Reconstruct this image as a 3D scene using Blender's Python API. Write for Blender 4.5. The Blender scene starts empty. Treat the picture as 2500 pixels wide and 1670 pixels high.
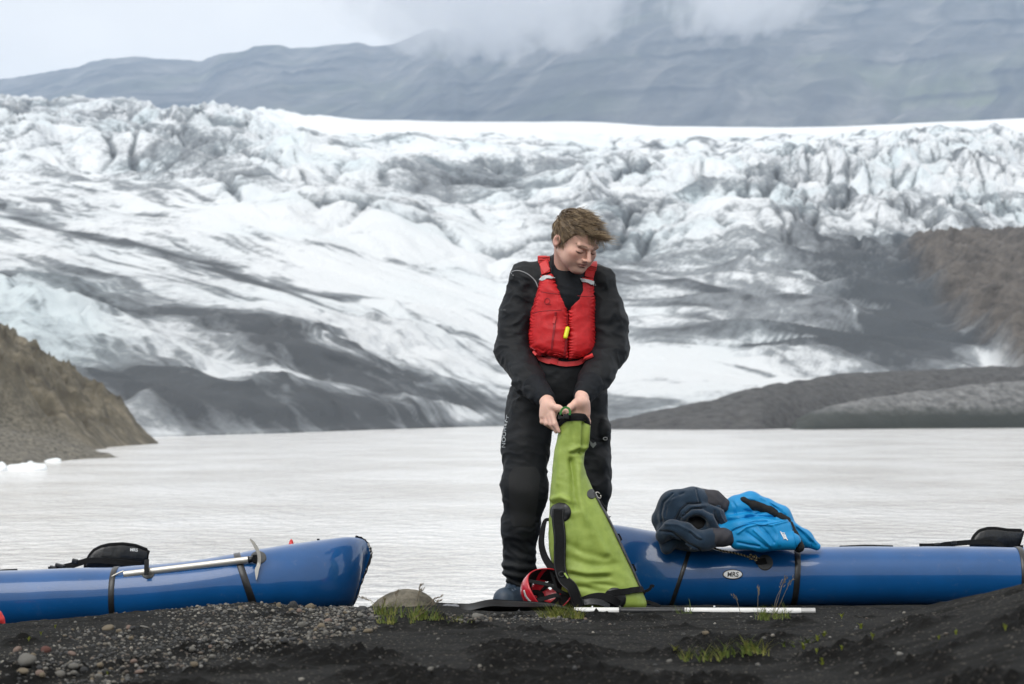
import bpy, bmesh, math, random
import numpy as np
from mathutils import Vector, Matrix
from mathutils.bvhtree import BVHTree

# ------------------------------------------------------------------ camera, sky, sun, exposure
sc = bpy.context.scene
COL = sc.collection
FPX = 5556.0            # focal length in photograph pixels (80 mm on a 36 mm sensor)
HZ = 1010.0             # horizon row of the photograph
CZ = 0.845              # camera height above the man's feet
cam = bpy.data.cameras.new('camera')
cam.sensor_width = 36.0
cam.lens = 80.0
cam.shift_y = 0.07
cam.clip_start = 0.1
cam.clip_end = 60000
cam.dof.use_dof = True
cam.dof.focus_distance = 9.75
cam.dof.aperture_fstop = 6.3
camo = bpy.data.objects.new('camera', cam)
COL.objects.link(camo)
camo.location = (0, 0, CZ)
camo.rotation_euler = (math.radians(90), 0, 0)
sc.camera = camo

SUN_EL, SUN_AZ = 48.0, 205.0     # degrees; azimuth clockwise from +Y
world = bpy.data.worlds.new('World')
sc.world = world
world.use_nodes = True
nt = world.node_tree
nt.nodes.clear()
wo = nt.nodes.new('ShaderNodeOutputWorld')
bg_sky = nt.nodes.new('ShaderNodeBackground')
sky = nt.nodes.new('ShaderNodeTexSky')
sky.sky_type = 'NISHITA'
sky.sun_disc = False
sky.sun_elevation = math.radians(SUN_EL)
sky.sun_rotation = math.radians(SUN_AZ)
bg_sky.inputs['Strength'].default_value = 0.10
nt.links.new(sky.outputs[0], bg_sky.inputs['Color'])
bg_cl = nt.nodes.new('ShaderNodeBackground')      # the overcast deck
tc = nt.nodes.new('ShaderNodeTexCoord')
mp = nt.nodes.new('ShaderNodeMapping')
mp.inputs['Scale'].default_value = (5.0, 5.0, 11.0)
cn = nt.nodes.new('ShaderNodeTexNoise')
cn.inputs['Scale'].default_value = 1.0
cn.inputs['Detail'].default_value = 5.0
cn.inputs['Roughness'].default_value = 0.55
cr = nt.nodes.new('ShaderNodeValToRGB')
cr.color_ramp.elements[0].position = 0.34
cr.color_ramp.elements[0].color = (0.90, 0.875, 0.845, 1)
cr.color_ramp.elements[1].position = 0.66
cr.color_ramp.elements[1].color = (1.075, 1.04, 0.985, 1)
nt.links.new(tc.outputs['Generated'], mp.inputs['Vector'])
nt.links.new(mp.outputs[0], cn.inputs['Vector'])
nt.links.new(cn.outputs['Fac'], cr.inputs['Fac'])
nt.links.new(cr.outputs['Color'], bg_cl.inputs['Color'])
bg_cl.inputs['Strength'].default_value = 0.84
mixw = nt.nodes.new('ShaderNodeMixShader')
mixw.inputs['Fac'].default_value = 0.95
nt.links.new(bg_sky.outputs[0], mixw.inputs[1])
nt.links.new(bg_cl.outputs[0], mixw.inputs[2])
nt.links.new(mixw.outputs[0], wo.inputs['Surface'])

sun = bpy.data.lights.new('sun', 'SUN')
sun.energy = 1.45
sun.angle = math.radians(45)
sun.color = (1.0, 0.98, 0.95)
suno = bpy.data.objects.new('sun', sun)
COL.objects.link(suno)
az, el = math.radians(SUN_AZ), math.radians(SUN_EL)
sdir = Vector((math.sin(az) * math.cos(el), math.cos(az) * math.cos(el), math.sin(el)))
suno.rotation_euler = (-sdir).to_track_quat('-Z', 'Y').to_euler()
suno.location = (0, 0, 40)

vs = sc.view_settings
vs.view_transform = 'Standard'
vs.look = 'None'
vs.exposure = 0.50
vs.gamma = 1.0
vs.use_curve_mapping = False
sc.cycles.use_denoising = True
sc.cycles.volume_step_rate = 1.0
sc.cycles.volume_bounces = 10

# ------------------------------------------------------------------ helpers
rng = np.random.default_rng(7)
random.seed(7)

def P(px, py, Y):
    """point seen at photograph pixel (px, py) that stands Y metres away"""
    return np.array([(px - 1250.0) / FPX * Y, Y, CZ - (py - HZ) / FPX * Y])

def ss(a, b, x):
    t = np.clip((x - a) / (b - a), 0, 1)
    return t * t * (3 - 2 * t)

_perm = np.random.default_rng(3).permutation(256).astype(np.int32)
_perm = np.concatenate([_perm, _perm, _perm])
_g2 = np.stack([np.cos(np.arange(256) * 2.399), np.sin(np.arange(256) * 2.399)], 1).astype(np.float32)
_r3 = np.random.default_rng(5).normal(size=(256, 3)).astype(np.float32)
_r3 /= np.linalg.norm(_r3, axis=1)[:, None]

def pn2(x, y, seed=0):
    x = np.asarray(x, np.float32) + seed * 17.31
    y = np.asarray(y, np.float32) - seed * 9.77
    xi = np.floor(x).astype(np.int32); yi = np.floor(y).astype(np.int32)
    fx = x - xi; fy = y - yi
    u = fx * fx * fx * (fx * (fx * 6 - 15) + 10); v = fy * fy * fy * (fy * (fy * 6 - 15) + 10)
    def g(ix, iy, dx, dy):
        h = _perm[(_perm[ix & 255] + iy) & 255]
        gg = _g2[h]
        return gg[..., 0] * dx + gg[..., 1] * dy
    a = g(xi, yi, fx, fy); b = g(xi + 1, yi, fx - 1, fy)
    c = g(xi, yi + 1, fx, fy - 1); d = g(xi + 1, yi + 1, fx - 1, fy - 1)
    return 1.5 * ((a + u * (b - a)) + v * ((c + u * (d - c)) - (a + u * (b - a))))

def fbm2(x, y, o=4, seed=0, gain=0.5):
    s = 0; a = 1.0; f = 1.0; t = 0
    for i in range(o):
        s = s + a * pn2(x * f, y * f, seed + i * 3); t += a; a *= gain; f *= 2.03
    return s / t

def rid2(x, y, o=4, seed=0, gain=0.5):
    s = 0; a = 1.0; f = 1.0; t = 0
    for i in range(o):
        s = s + a * (1 - 2 * np.abs(pn2(x * f, y * f, seed + i * 5))); t += a; a *= gain; f *= 2.05
    return s / t

def pn3(p, seed=0):
    p = np.asarray(p, np.float32) + np.float32(seed) * np.array([11.3, 7.7, 19.1], np.float32)
    i = np.floor(p).astype(np.int32); f = p - i
    w = f * f * f * (f * (f * 6 - 15) + 10)
    r = 0
    for dx in (0, 1):
        wx = w[:, 0] if dx else 1 - w[:, 0]
        for dy in (0, 1):
            wy = w[:, 1] if dy else 1 - w[:, 1]
            for dz in (0, 1):
                wz = w[:, 2] if dz else 1 - w[:, 2]
                h = _perm[(_perm[(_perm[(i[:, 0] + dx) & 255] + i[:, 1] + dy) & 255] + i[:, 2] + dz) & 255]
                g = _r3[h]
                r = r + wx * wy * wz * (g[:, 0] * (f[:, 0] - dx) + g[:, 1] * (f[:, 1] - dy) + g[:, 2] * (f[:, 2] - dz))
    return 1.5 * r

def fbm3(p, o=3, seed=0):
    s = 0; a = 1.0; t = 0
    for k in range(o):
        s = s + a * pn3(p * (2.03 ** k), seed + k); t += a; a *= 0.5
    return s / t

def worley2(x, y, seed=0):
    """F1, F2 and a random number of the nearest cell"""
    x = np.asarray(x, np.float32) + seed * 13.7; y = np.asarray(y, np.float32) + seed * 5.3
    xi = np.floor(x).astype(np.int32); yi = np.floor(y).astype(np.int32)
    f1 = np.full(x.shape, 9.0, np.float32); f2 = f1.copy(); cid = np.zeros(x.shape, np.float32)
    for dx in (-1, 0, 1):
        for dy in (-1, 0, 1):
            h = _perm[(_perm[(xi + dx) & 255] + yi + dy) & 255]
            h2 = _perm[h + 71]
            d = np.hypot(xi + dx + h / 255.0 - x, yi + dy + h2 / 255.0 - y)
            near = d < f1
            f2 = np.where(near, f1, np.minimum(f2, d))
            cid = np.where(near, h / 255.0, cid)
            f1 = np.where(near, d, f1)
    return f1, f2, cid

BASES = {}

def mesh_obj(name, verts, faces, mat=None, parent=None, smooth=True, attrs=None):
    verts = np.asarray(verts, np.float64).reshape(-1, 3)
    base = BASES.get(parent.name, np.zeros(3)) if parent is not None else np.zeros(3)
    me = bpy.data.meshes.new(name)
    v = (verts - base).astype(np.float32)
    if isinstance(faces, np.ndarray):
        n = faces.shape[1]
        me.vertices.add(len(v)); me.vertices.foreach_set('co', v.ravel())
        me.loops.add(faces.size); me.loops.foreach_set('vertex_index', faces.astype(np.int32).ravel())
        me.polygons.add(len(faces))
        me.polygons.foreach_set('loop_start', np.arange(0, faces.size, n, dtype=np.int32))
        me.update(calc_edges=True)
    else:
        me.from_pydata(v.tolist(), [], faces)
        me.update()
    if smooth:
        me.polygons.foreach_set('use_smooth', np.ones(len(me.polygons), bool))
    if attrs:
        for k, a in attrs.items():
            a = np.asarray(a, np.float32)
            if a.ndim == 1:
                at = me.attributes.new(k, 'FLOAT', 'POINT'); at.data.foreach_set('value', a)
            else:
                at = me.attributes.new(k, 'FLOAT_COLOR', 'POINT')
                at.data.foreach_set('color', np.concatenate([a, np.ones((len(a), 1), np.float32)], 1).ravel())
    me.validate()
    o = bpy.data.objects.new(name, me)
    COL.objects.link(o)
    if mat is not None:
        me.materials.append(mat)
    if parent is not None:
        o.parent = parent
    BASES[o.name] = base
    return o

def tag(o, label=None, cat=None, group=None, kind=None):
    if label: o['label'] = label
    if cat: o['category'] = cat
    if group: o['group'] = group
    if kind: o['kind'] = kind
    return o

def thing(name, loc, label, cat, group=None):
    o = bpy.data.objects.new(name, None)
    COL.objects.link(o)
    o.location = loc
    o.empty_display_size = 0.1
    BASES[o.name] = np.array(loc, float)
    return tag(o, label, cat, group)

def grid_faces(nu, nv, wrap_u=False):
    """quads of a grid stored row by row (nv rows of nu vertices)"""
    i = np.arange(nu if wrap_u else nu - 1); j = np.arange(nv - 1)
    I, J = np.meshgrid(i, j)
    a = J * nu + I; b = J * nu + (I + 1) % nu
    return np.stack([a, b, b + nu, a + nu], -1).reshape(-1, 4)

class MB:
    """collects shapes into one mesh"""
    def __init__(self): self.v = []; self.f = []; self.n = 0
    def add(self, v, f):
        v = np.asarray(v, float).reshape(-1, 3)
        self.v.append(v); self.f += [tuple(int(i) + self.n for i in q) for q in f]; self.n += len(v)
        return self
    def box(self, c, size, R=None):
        s = np.array(size) / 2.0
        v = np.array([[x, y, z] for x in (-1, 1) for y in (-1, 1) for z in (-1, 1)]) * s
        if R is not None: v = v @ np.array(R).T
        return self.add(v + np.array(c), [(0, 1, 3, 2), (4, 6, 7, 5), (0, 4, 5, 1), (2, 3, 7, 6), (0, 2, 6, 4), (1, 5, 7, 3)])
    def tube(self, pts, r, n=8, flat=1.0, up=(0, 0, 1), cap=True):
        pts = np.asarray(pts, float); m = len(pts)
        r = np.broadcast_to(np.asarray(r, float), (m,))
        t = np.gradient(pts, axis=0); t /= np.linalg.norm(t, axis=1)[:, None] + 1e-12
        up = np.broadcast_to(np.asarray(up, float), (m, 3))
        s = np.cross(t, up)
        bad = np.linalg.norm(s, axis=1) < 1e-4
        if bad.any(): s[bad] = np.cross(t[bad], np.array([1.0, 0.02, 0.0]))
        s /= np.linalg.norm(s, axis=1)[:, None]; w = np.cross(s, t)
        a = np.linspace(0, 2 * np.pi, n, endpoint=False)
        v = pts[:, None] + r[:, None, None] * (np.cos(a)[None, :, None] * s[:, None] + flat * np.sin(a)[None, :, None] * w[:, None])
        f = [tuple(q) for q in grid_faces(n, m, True)]
        if cap: f += [tuple(range(n))[::-1], tuple(range((m - 1) * n, m * n))]
        return self.add(v, f)
    def ribbon(self, pts, w, th, nrm):
        """flat strap with rounded-off section: width w across, thickness th along nrm"""
        self.rib = True
        pts = np.asarray(pts, float); m = len(pts)
        nrm = np.broadcast_to(np.asarray(nrm, float), (m, 3))
        t = np.gradient(pts, axis=0); t /= np.linalg.norm(t, axis=1)[:, None] + 1e-12
        s = np.cross(t, nrm); s /= np.linalg.norm(s, axis=1)[:, None] + 1e-12
        nn = np.cross(s, t)
        w = np.broadcast_to(np.asarray(w, float), (m,))[:, None]; h = th
        prof = [(-.5, 0.12), (-.46, .5), (.46, .5), (.5, .12), (.5, -.12), (.46, -.5), (-.46, -.5), (-.5, -.12)]
        v = np.stack([pts + s * w * a + nn * h * b for a, b in prof], 1)
        f = [tuple(q) for q in grid_faces(8, m, True)] + [tuple(range(8))[::-1], tuple(range((m - 1) * 8, m * 8))]
        return self.add(v, f)
    def build(self, name, mat, parent=None, smooth=True, auto=None):
        if getattr(self, 'rib', False) and auto is None and smooth: auto = 48
        o = mesh_obj(name, np.concatenate(self.v), self.f, mat, parent, smooth)
        if auto: sharp(o, auto)
        return o

def sharp(o, deg=40):
    bm = bmesh.new(); bm.from_mesh(o.data)
    bmesh.ops.recalc_face_normals(bm, faces=bm.faces)
    for e in bm.edges:
        e.smooth = not (len(e.link_faces) != 2 or e.calc_face_angle(0) > math.radians(deg))
    bm.to_mesh(o.data); bm.free()

def spline(pts, n):
    """smooth curve through points (Catmull-Rom)"""
    p = np.asarray(pts, float)
    p = np.vstack([2 * p[0] - p[1], p, 2 * p[-1] - p[-2]])
    m = len(p) - 3
    out = []
    for t in np.linspace(0, m - 1e-6, n):
        i = int(t); u = t - i
        a, b, c, d = p[i:i + 4]
        out.append(0.5 * (2 * b + (c - a) * u + (2 * a - 5 * b + 4 * c - d) * u * u + (3 * b - a - 3 * c + d) * u ** 3))
    return np.array(out)

# ------------------------------------------------------------------ materials
def node(nt, kind, **kw):
    n = nt.nodes.new(kind)
    for k, v in kw.items():
        if k in n.inputs: n.inputs[k].default_value = v
        else: setattr(n, k, v)
    return n

def mk(name, col, rough=0.6, var=0.12, vscale=18.0, bump=0.0, bscale=150.0, metal=0.0, coat=0.0, spec=0.5, sheen=0.0, sss=0.0, stretch=None, col2=None, mixpos=(0.35, 0.7)):
    m = bpy.data.materials.new(name); m.use_nodes = True
    t = m.node_tree; b = t.nodes['Principled BSDF']; L = t.links.new
    tc = node(t, 'ShaderNodeTexCoord')
    vec = tc.outputs['Object']
    if stretch:
        mpn = node(t, 'ShaderNodeMapping'); mpn.inputs['Scale'].default_value = stretch
        L(vec, mpn.inputs['Vector']); vec = mpn.outputs[0]
    n = node(t, 'ShaderNodeTexNoise', Scale=vscale, Detail=5.0, Roughness=0.6)
    L(vec, n.inputs['Vector'])
    r = node(t, 'ShaderNodeValToRGB')
    c = np.array(col[:3])
    lo = np.clip(c * (1 - var), 0, 1); hi = np.clip(c * (1 + var), 0, 1) if col2 is None else np.array(col2)
    r.color_ramp.elements[0].position, r.color_ramp.elements[1].position = mixpos
    r.color_ramp.elements[0].color = (*lo, 1); r.color_ramp.elements[1].color = (*hi, 1)
    L(n.outputs['Fac'], r.inputs['Fac']); L(r.outputs['Color'], b.inputs['Base Color'])
    b.inputs['Roughness'].default_value = rough
    b.inputs['Metallic'].default_value = metal
    b.inputs['Specular IOR Level'].default_value = spec
    b.inputs['Coat Weight'].default_value = coat
    b.inputs['Coat Roughness'].default_value = 0.03
    b.inputs['Sheen Weight'].default_value = sheen
    if sss:
        b.inputs['Subsurface Weight'].default_value = sss
        b.inputs['Subsurface Radius'].default_value = (0.012, 0.005, 0.003)
        b.inputs['Subsurface Scale'].default_value = 1.0
    if bump:
        n2 = node(t, 'ShaderNodeTexNoise', Scale=bscale, Detail=3.0)
        L(vec, n2.inputs['Vector'])
        bp = node(t, 'ShaderNodeBump', Strength=bump, Distance=0.01)
        L(n2.outputs['Fac'], bp.inputs['Height']); L(bp.outputs[0], b.inputs['Normal'])
    return m
# ------------------------------------------------------------------ glacier
def px_of(x, y, z):
    return 1250 + x / y * FPX, HZ - (z - CZ) / y * FPX

def fan(nu, nv, u0, u1, Yv):
    u = np.linspace(u0, u1, nu)
    U = np.broadcast_to(u, (nv, nu))
    Y = np.broadcast_to(Yv[:, None], (nv, nu)) if Yv.ndim == 1 else Yv
    return U, Y

WZ = -0.45       # lake level
NU, NV = 700, 570
tab_py = np.array([1052, 1040, 900, 700, 500, 400, 335, 292.0])
tab_Y = np.array([215, 240, 330, 520, 850, 1100, 1400, 1800.0])
tab_z = CZ - (tab_py - HZ) / FPX * tab_Y
tab_z[0] = -2.5; tab_z[1] = WZ
pyrow = np.linspace(1052, 292, NV - 24)
Yt = np.interp(-pyrow, -tab_py, tab_Y)
Yt = np.concatenate([Yt, np.linspace(1815, 2500, 24)])
u = np.concatenate([np.linspace(-.75, -.275, 41)[:-1], np.linspace(-.275, .275, NU - 80), np.linspace(.275, .75, 41)[1:]])
U = np.broadcast_to(u, (NV, NU))
pxc = 1250 + u * FPX
Yf = np.interp(pxc, [-500, 0, 400, 700, 1000, 1215, 1600, 2000, 2500, 3000], [95, 108, 126, 150, 195, 235, 215, 225, 250, 260])
Yt2 = np.broadcast_to(Yt[:, None], (NV, NU))
Y = np.where(Yt2 < 1800, Yf + (Yt2 - 240) * (1800 - Yf) / 1560.0, Yt2)
X = U * Y
from_z = np.interp(Yt, tab_Y, tab_z)
zb = np.broadcast_to(from_z[:, None], (NV, NU)).copy()
crest = np.interp(pxc, [-500, 0, 100, 200, 300, 400, 450, 700, 1000, 1250, 1600, 1900, 2200, 2500, 3000],
                  [240, 262, 266, 274, 284, 292, 286, 287, 288, 296, 311, 314, 302, 284, 275])
ratio = (CZ + (HZ - crest) / FPX * 1800) / (CZ + (HZ - 292) / FPX * 1800)
zb *= 1 + (ratio - 1)[None] * ss(700, 1700, Yt2)
zb -= np.where(Yt2 > 1800, (Yt2 - 1800) * 0.10 + ((Yt2 - 1800) / 60.0) * 1.2, 0)
GPX, GPY = px_of(X, Y, zb)          # where each patch of ice lies in the picture's layout

# ice style masks
line = np.interp(GPX, [-600, 0, 250, 480, 700, 1000, 1250, 1500, 1800, 2100, 2600],
                 [330, 380, 420, 500, 600, 660, 700, 640, 640, 650, 640])
wob = 28 * fbm2(X / 60, Y / 90, 3, 41)
rough_m = ss(-30, 45, line + wob - GPY)           # broken ice above the line
top_m = ss(345, 312, GPY + 12 * fbm2(X / 70, Y / 160, 2, 44)) * ss(450, 1000, GPX)
rightgrey = ss(1500, 1950, GPX) * ss(560, 680, GPY)

# flow coordinates of the smooth tongue
fa = math.atan2(-0.9, 0.42)
al = X * math.cos(fa) + Y * math.sin(fa)
ac = -X * math.sin(fa) + Y * math.cos(fa)
wa = ac + 14 * fbm2(X / 75, Y / 130, 3, 11)
st1 = rid2(wa / 13.0, al / 120.0, 4, 21)
st3 = fbm2(wa / 6.5, al / 75.0, 4, 23, .6)
st2 = fbm2(wa / 34.0, al / 200.0, 3, 25)
und = fbm2(X / 60.0, Y / 110.0, 4, 31)
scl = np.clip(Y / 500.0, 0.25, 1.6)
smooth_h = (1.1 * st1 + 3.2 * st2 + 2.6 * und) * scl
# broken ice: tilted blocks, crevasses between them
wx = X + 9 * fbm2(X / 30, Y / 45, 3, 51); wy = Y + 16 * fbm2(X / 30, Y / 45, 3, 57)
ca, sa = math.cos(0.5), math.sin(0.5)
rx = wx * ca + wy * 0.24 * sa; ry = -wx * sa + wy * 0.24 * ca
f1, f2, cid = worley2(rx / 23.0, ry / 15.0, 1)
g1, g2, gid = worley2(rx / 8.5, ry / 6.5, 4)
crack = ss(0.0, 0.30, f2 - f1)
crack2 = ss(0.0, 0.28, g2 - g1)
qx = X + 9 * fbm2(X / 40, Y / 130, 3, 63); qy = Y + 30 * fbm2(X / 40, Y / 110, 3, 67)
lean = np.interp(GPX, [-300, 300, 800, 1400, 1900, 2600], [-.16, -.10, .05, .15, .16, .10])   # which way the crevasses run
def veins(sx_, sy_, sh_, seed, w_):
    return np.clip(1 - np.abs(pn2((qx - (lean + sh_) * qy) / sx_, qy / sy_, seed)) / w_, 0, 1)
ln1 = veins(24, 190, .0, 161, .075); ln2 = veins(11, 110, .06, 167, .11); ln3 = veins(26, 70, -.35, 173, .07)
vgate = ss(-.30, .25, fbm2(X / 70, Y / 170, 3, 179))
veined = np.maximum(np.maximum(ln1, .8 * ln2 * vgate), .75 * ln3 * ss(-.1, .3, fbm2(X / 50, Y / 130, 3, 181)))
rdg_ = rid2((qx - lean * qy) / 36, qy / 190, 5, 61, .46)
blk = (cid - 0.5) * 4.0 + 1.6 * ss(0, .2, f2 - f1) + (gid - 0.5) * 1.3 - 4.0 * np.maximum(ln1, .6 * ln2) - 2.0 * ln3 + 12.0 * rdg_
blk *= 1 - .88 * ss(440, 335, GPY) * ss(450, 1000, GPX)
blk *= 1 - .35 * ss(330, 270, GPY)
rough_h = blk * np.clip(Y / 950.0, 0.35, 1.3)
h = smooth_h * (1 - rough_m) + (rough_h * 0.95 + 5.0 * und * scl) * rough_m
h *= 1 - 0.93 * top_m
big = 9.0 * fbm2(X / 150.0, Y / 240.0, 2, 71) * ss(350, 800, Yt2) * (1 - .6 * top_m)
# gullied dirt cones on the right, steep dirty front on the left
cone = rid2(wa / 26.0 + 3, al / 95.0, 3, 81)
h += rightgrey * (8.0 * cone - 2.0 + 3.0 * rid2((X + .5 * Y) / 30, Y / 120, 3, 83)) * np.clip(Y / 420.0, 0.3, 1.0)
frontL = ss(1250, 1000, GPX) * ss(700, 860, GPY)
h += frontL * 3.0 * rid2(X / 15.0 + 0.5 * fbm2(X / 9, Y / 20, 2, 15), Y / 60.0, 3, 91) * np.clip(Y / 300, 0.3, 1)
# swells by the left edge (blue clefts)
leftsw = ss(420, 120, GPX) * ss(640, 720, GPY) * ss(1010, 900, GPY)
h += leftsw * 3.0 * rid2(X / 11.0, Y / 45.0, 2, 95)
# brown debris hill at the right
bx = np.interp(GPY, [600, 640, 700, 800, 900, 1000], [2600, 2210, 2240, 2310, 2400, 2480])
deb = ss(-35, 35, GPX - bx + 25 * fbm2(X / 14, Y / 25, 3, 17)) * ss(622, 655, GPY + 18 * fbm2(X / 22, 0 * X, 2, 19))
h += deb * (3.0 + 1.6 * fbm2(X / 9, Y / 14, 4, 27) + 1.5 * fbm2(X / 3.2, Y / 4.5, 4, 29, .6) + 2.0 * rid2(X / 24, Y / 40, 2, 28))
land = ss(0, 14, Y - Yf)
zg = zb + (h + big) * land * ss(0.0, 1.0, land)
zg = np.where(Y - Yf < 8, np.minimum(zg, WZ + 3.0 * ss(0, 8, Y - Yf) + 2.4 * land), zg)
zg = np.where(Yt2 < 241, np.minimum(zg, WZ - 1.0), zg)

# where rock dust and grit lie on the ice
wpx = GPX + 60 * fbm2(X / 35, Y / 60, 4, 101); wpy = GPY + 26 * fbm2(X / 35 + 9, Y / 60, 4, 103)
blobs = [  # x, y, half width, half height, slope (degrees), amount
    (720, 1012, 520, 52, 3, .85), (960, 940, 340, 30, 12, .7), (470, 790, 280, 36, 14, .75), (360, 965, 200, 60, 8, .8),
    (60, 705, 110, 26, 5, .6), (640, 880, 60, 40, 20, .5), (760, 850, 240, 18, 14, .45), (1350, 440, 170, 38, -8, .48),
    (1120, 480, 150, 40, 0, .32), (470, 400, 170, 60, 12, .35), (2140, 770, 180, 90, 30, .55), (1780, 720, 180, 40, 14, .22),
    (1680, 835, 260, 24, 4, .62), (1480, 650, 170, 36, 6, .32), (1500, 560, 130, 46, -12, .35), (2430, 440, 140, 10, 4, .7),
    (2000, 395, 120, 9, 3, .5), (1880, 650, 300, 22, 6, .22), (2270, 830, 140, 120, 60, .6), (2250, 660, 260, 36, 4, .42), (250, 590, 260, 12, 15, .75), (700, 700, 260, 9, 12, .5), (1000, 760, 240, 8, 9, .5), (1180, 850, 200, 9, 8, .55), (850, 640, 200, 7, 10, .45), (300, 480, 220, 9, 18, .5),
    (520, 660, 220, 10, 15, .4), (1800, 930, 170, 20, 6, .3), (1980, 880, 200, 30, 8, .5), (2160, 890, 200, 30, 5, .6),
    (120, 300, 240, 40, 5, .22), (1650, 760, 200, 14, 10, .45), (1420, 700, 140, 20, 10, .35), (950, 540, 150, 30, -25, .2),
    (520, 300, 200, 20, 5, .2), (1900, 470, 60, 60, -50, .35), (2250, 560, 300, 40, 8, .25), (1540, 1000, 160, 20, 0, .35),
    (1640, 915, 260, 46, 8, -.8), (1120, 780, 330, 60, 12, -.5), (1020, 640, 260, 24, 8, -.4), (1150, 1015, 130, 14, 0, -.6),
    (1250, 310, 500, 22, 0, -.6), (1900, 315, 600, 14, 0, -.6), (620, 930, 200, 14, 12, -.45), (170, 800, 90, 46, 30, -.3), (560, 560, 300, 26, 14, -.35)]
dirt = np.full(X.shape, 0.0)
for bx_, by_, sx_, sy_, an, am in blobs:
    an = math.radians(an); dx = wpx - bx_; dy = wpy - by_
    e = ((dx * math.cos(an) + dy * math.sin(an)) / sx_) ** 2 + ((-dx * math.sin(an) + dy * math.cos(an)) / sy_) ** 2
    dirt += am * np.exp(-e * 0.9)
ambient_dirt = 0.12 + 0.22 * fbm2(X / 45, Y / 70, 4, 107)
streak = ss(0.30, -0.35, st1) * 0.75 * (1 - rough_m) * (0.5 + fbm2(X / 50, Y / 90, 3, 109))
cracks = ((1 - ss(0, .22, f2 - f1)) * 0.40 + (1 - ss(0, .20, g2 - g1)) * 0.20 * ss(-.2, .5, fbm2(X / 30, Y / 50, 2, 111))) * rough_m * (0.55 + 0.8 * fbm2(X / 60, Y / 90, 3, 113))
dirt = dirt + ambient_dirt * (1 - top_m) + (streak + cracks) * (1 - 0.85 * top_m) + 0.35 * frontL * ss(-.2, .6, rid2(X / 17.0, Y / 60.0, 3, 91) * -1)
dirt += 0.10 * rightgrey
run = ss(.15, .6, fbm2(wa / 9 + 2 * fbm2(X / 14, Y / 30, 2, 143), al / 60, 4, 141, .6))
dirt -= .75 * run * (frontL + .8 * rightgrey * (1 - deb)) 
dirt += .25 * ss(.2, .6, fbm2(X / 6, Y / 14, 4, 145, .6)) * (frontL + rightgrey)
dirt += (rightgrey * (1 - deb) + .6 * frontL) * .45 * fbm2((X + .35 * Y) / 16, Y / 45, 5, 149, .6)
mot = fbm2((qx - lean * qy) / 20, qy / 150, 5, 131, .6)
dirt += rough_m * (1 - .9 * top_m) * (.50 * veined + .40 * ss(.15, .6, mot) + .20 * ss(.0, -.5, rdg_) + .04)
dirt += (1 - rough_m) * (.46 * ss(-.05, .34, st3) * ss(-.50, .15, fbm2(X / 45, Y / 80, 3, 139)) + .24 * ss(.1, .5, fbm2(wa / 3.2, al / 30, 3, 147)) + .12 * veined + .07) * (1 - top_m)
gy_, gx_ = np.gradient(zg)
concave = zg - 0.25 * (np.roll(zg, 3, 0) + np.roll(zg, -3, 0) + np.roll(zg, 3, 1) + np.roll(zg, -3, 1))
blue = ss(0.35, 0.9, 0.5 + 0.6 * fbm2(X / 40, Y / 60, 3, 121)) * (0.35 + 0.65 * rough_m) * (1 - top_m) * ss(-.2, 1, f2 - f1 * 0.2)
blue = np.clip(blue * 0.8 + leftsw * 0.5, 0, 1)

m_gl = bpy.data.materials.new('glacier_ice'); m_gl.use_nodes = True
t = m_gl.node_tree; b = t.nodes['Principled BSDF']; L = t.links.new
def attr(t, nm):
    a = t.nodes.new('ShaderNodeAttribute'); a.attribute_name = nm; return a
tcn = node(t, 'ShaderNodeTexCoord')
mpn = node(t, 'ShaderNodeMapping'); mpn.inputs['Scale'].default_value = (1, 0.45, 1.0); L(tcn.outputs['Object'], mpn.inputs['Vector'])
n1 = node(t, 'ShaderNodeTexNoise', Scale=0.5, Detail=9.0, Roughness=0.72); L(mpn.outputs[0], n1.inputs['Vector'])
n2 = node(t, 'ShaderNodeTexNoise', Scale=0.07, Detail=6.0, Roughness=0.6); L(mpn.outputs[0], n2.inputs['Vector'])
def math_n(t, op, a, b_=None, clamp=False):
    m = t.nodes.new('ShaderNodeMath'); m.operation = op; m.use_clamp = clamp
    for i, v in enumerate((a, b_)):
        if v is None: continue
        if isinstance(v, (int, float)): m.inputs[i].default_value = v
        else: t.links.new(v, m.inputs[i])
    return m.outputs[0]
nn = math_n(t, 'ADD', math_n(t, 'MULTIPLY', math_n(t, 'SUBTRACT', n1.outputs['Fac'], 0.5), 0.75), math_n(t, 'MULTIPLY', math_n(t, 'SUBTRACT', n2.outputs['Fac'], 0.5), 0.45))
dd = math_n(t, 'ADD', attr(t, 'dirt').outputs['Fac'], math_n(t, 'MULTIPLY', nn, 1.5), True)
rp = t.nodes.new('ShaderNodeValToRGB'); e = rp.color_ramp.elements
e[0].position = 0.18; e[0].color = (0.79, 0.82, 0.84, 1)
e[1].position = 1.0; e[1].color = (0.086, 0.096, 0.107, 1)
for p_, c_ in ((0.34, (0.645, 0.675, 0.70, 1)), (0.52, (0.30, 0.325, 0.345, 1)), (0.74, (0.195, 0.213, 0.230, 1))):
    x_ = e.new(p_); x_.color = c_
L(dd, rp.inputs['Fac'])
mixb = t.nodes.new('ShaderNodeMix'); mixb.data_type = 'RGBA'; mixb.blend_type = 'MULTIPLY'
L(math_n(t, 'MULTIPLY', attr(t, 'blue').outputs['Fac'], 0.55), mixb.inputs['Factor'])
L(rp.outputs['Color'], mixb.inputs['A']); mixb.inputs['B'].default_value = (0.66, 0.86, 0.90, 1)
rb = t.nodes.new('ShaderNodeValToRGB')
rb.color_ramp.elements[0].position = 0.32; rb.color_ramp.elements[0].color = (0.045, 0.041, 0.039, 1)
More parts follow.
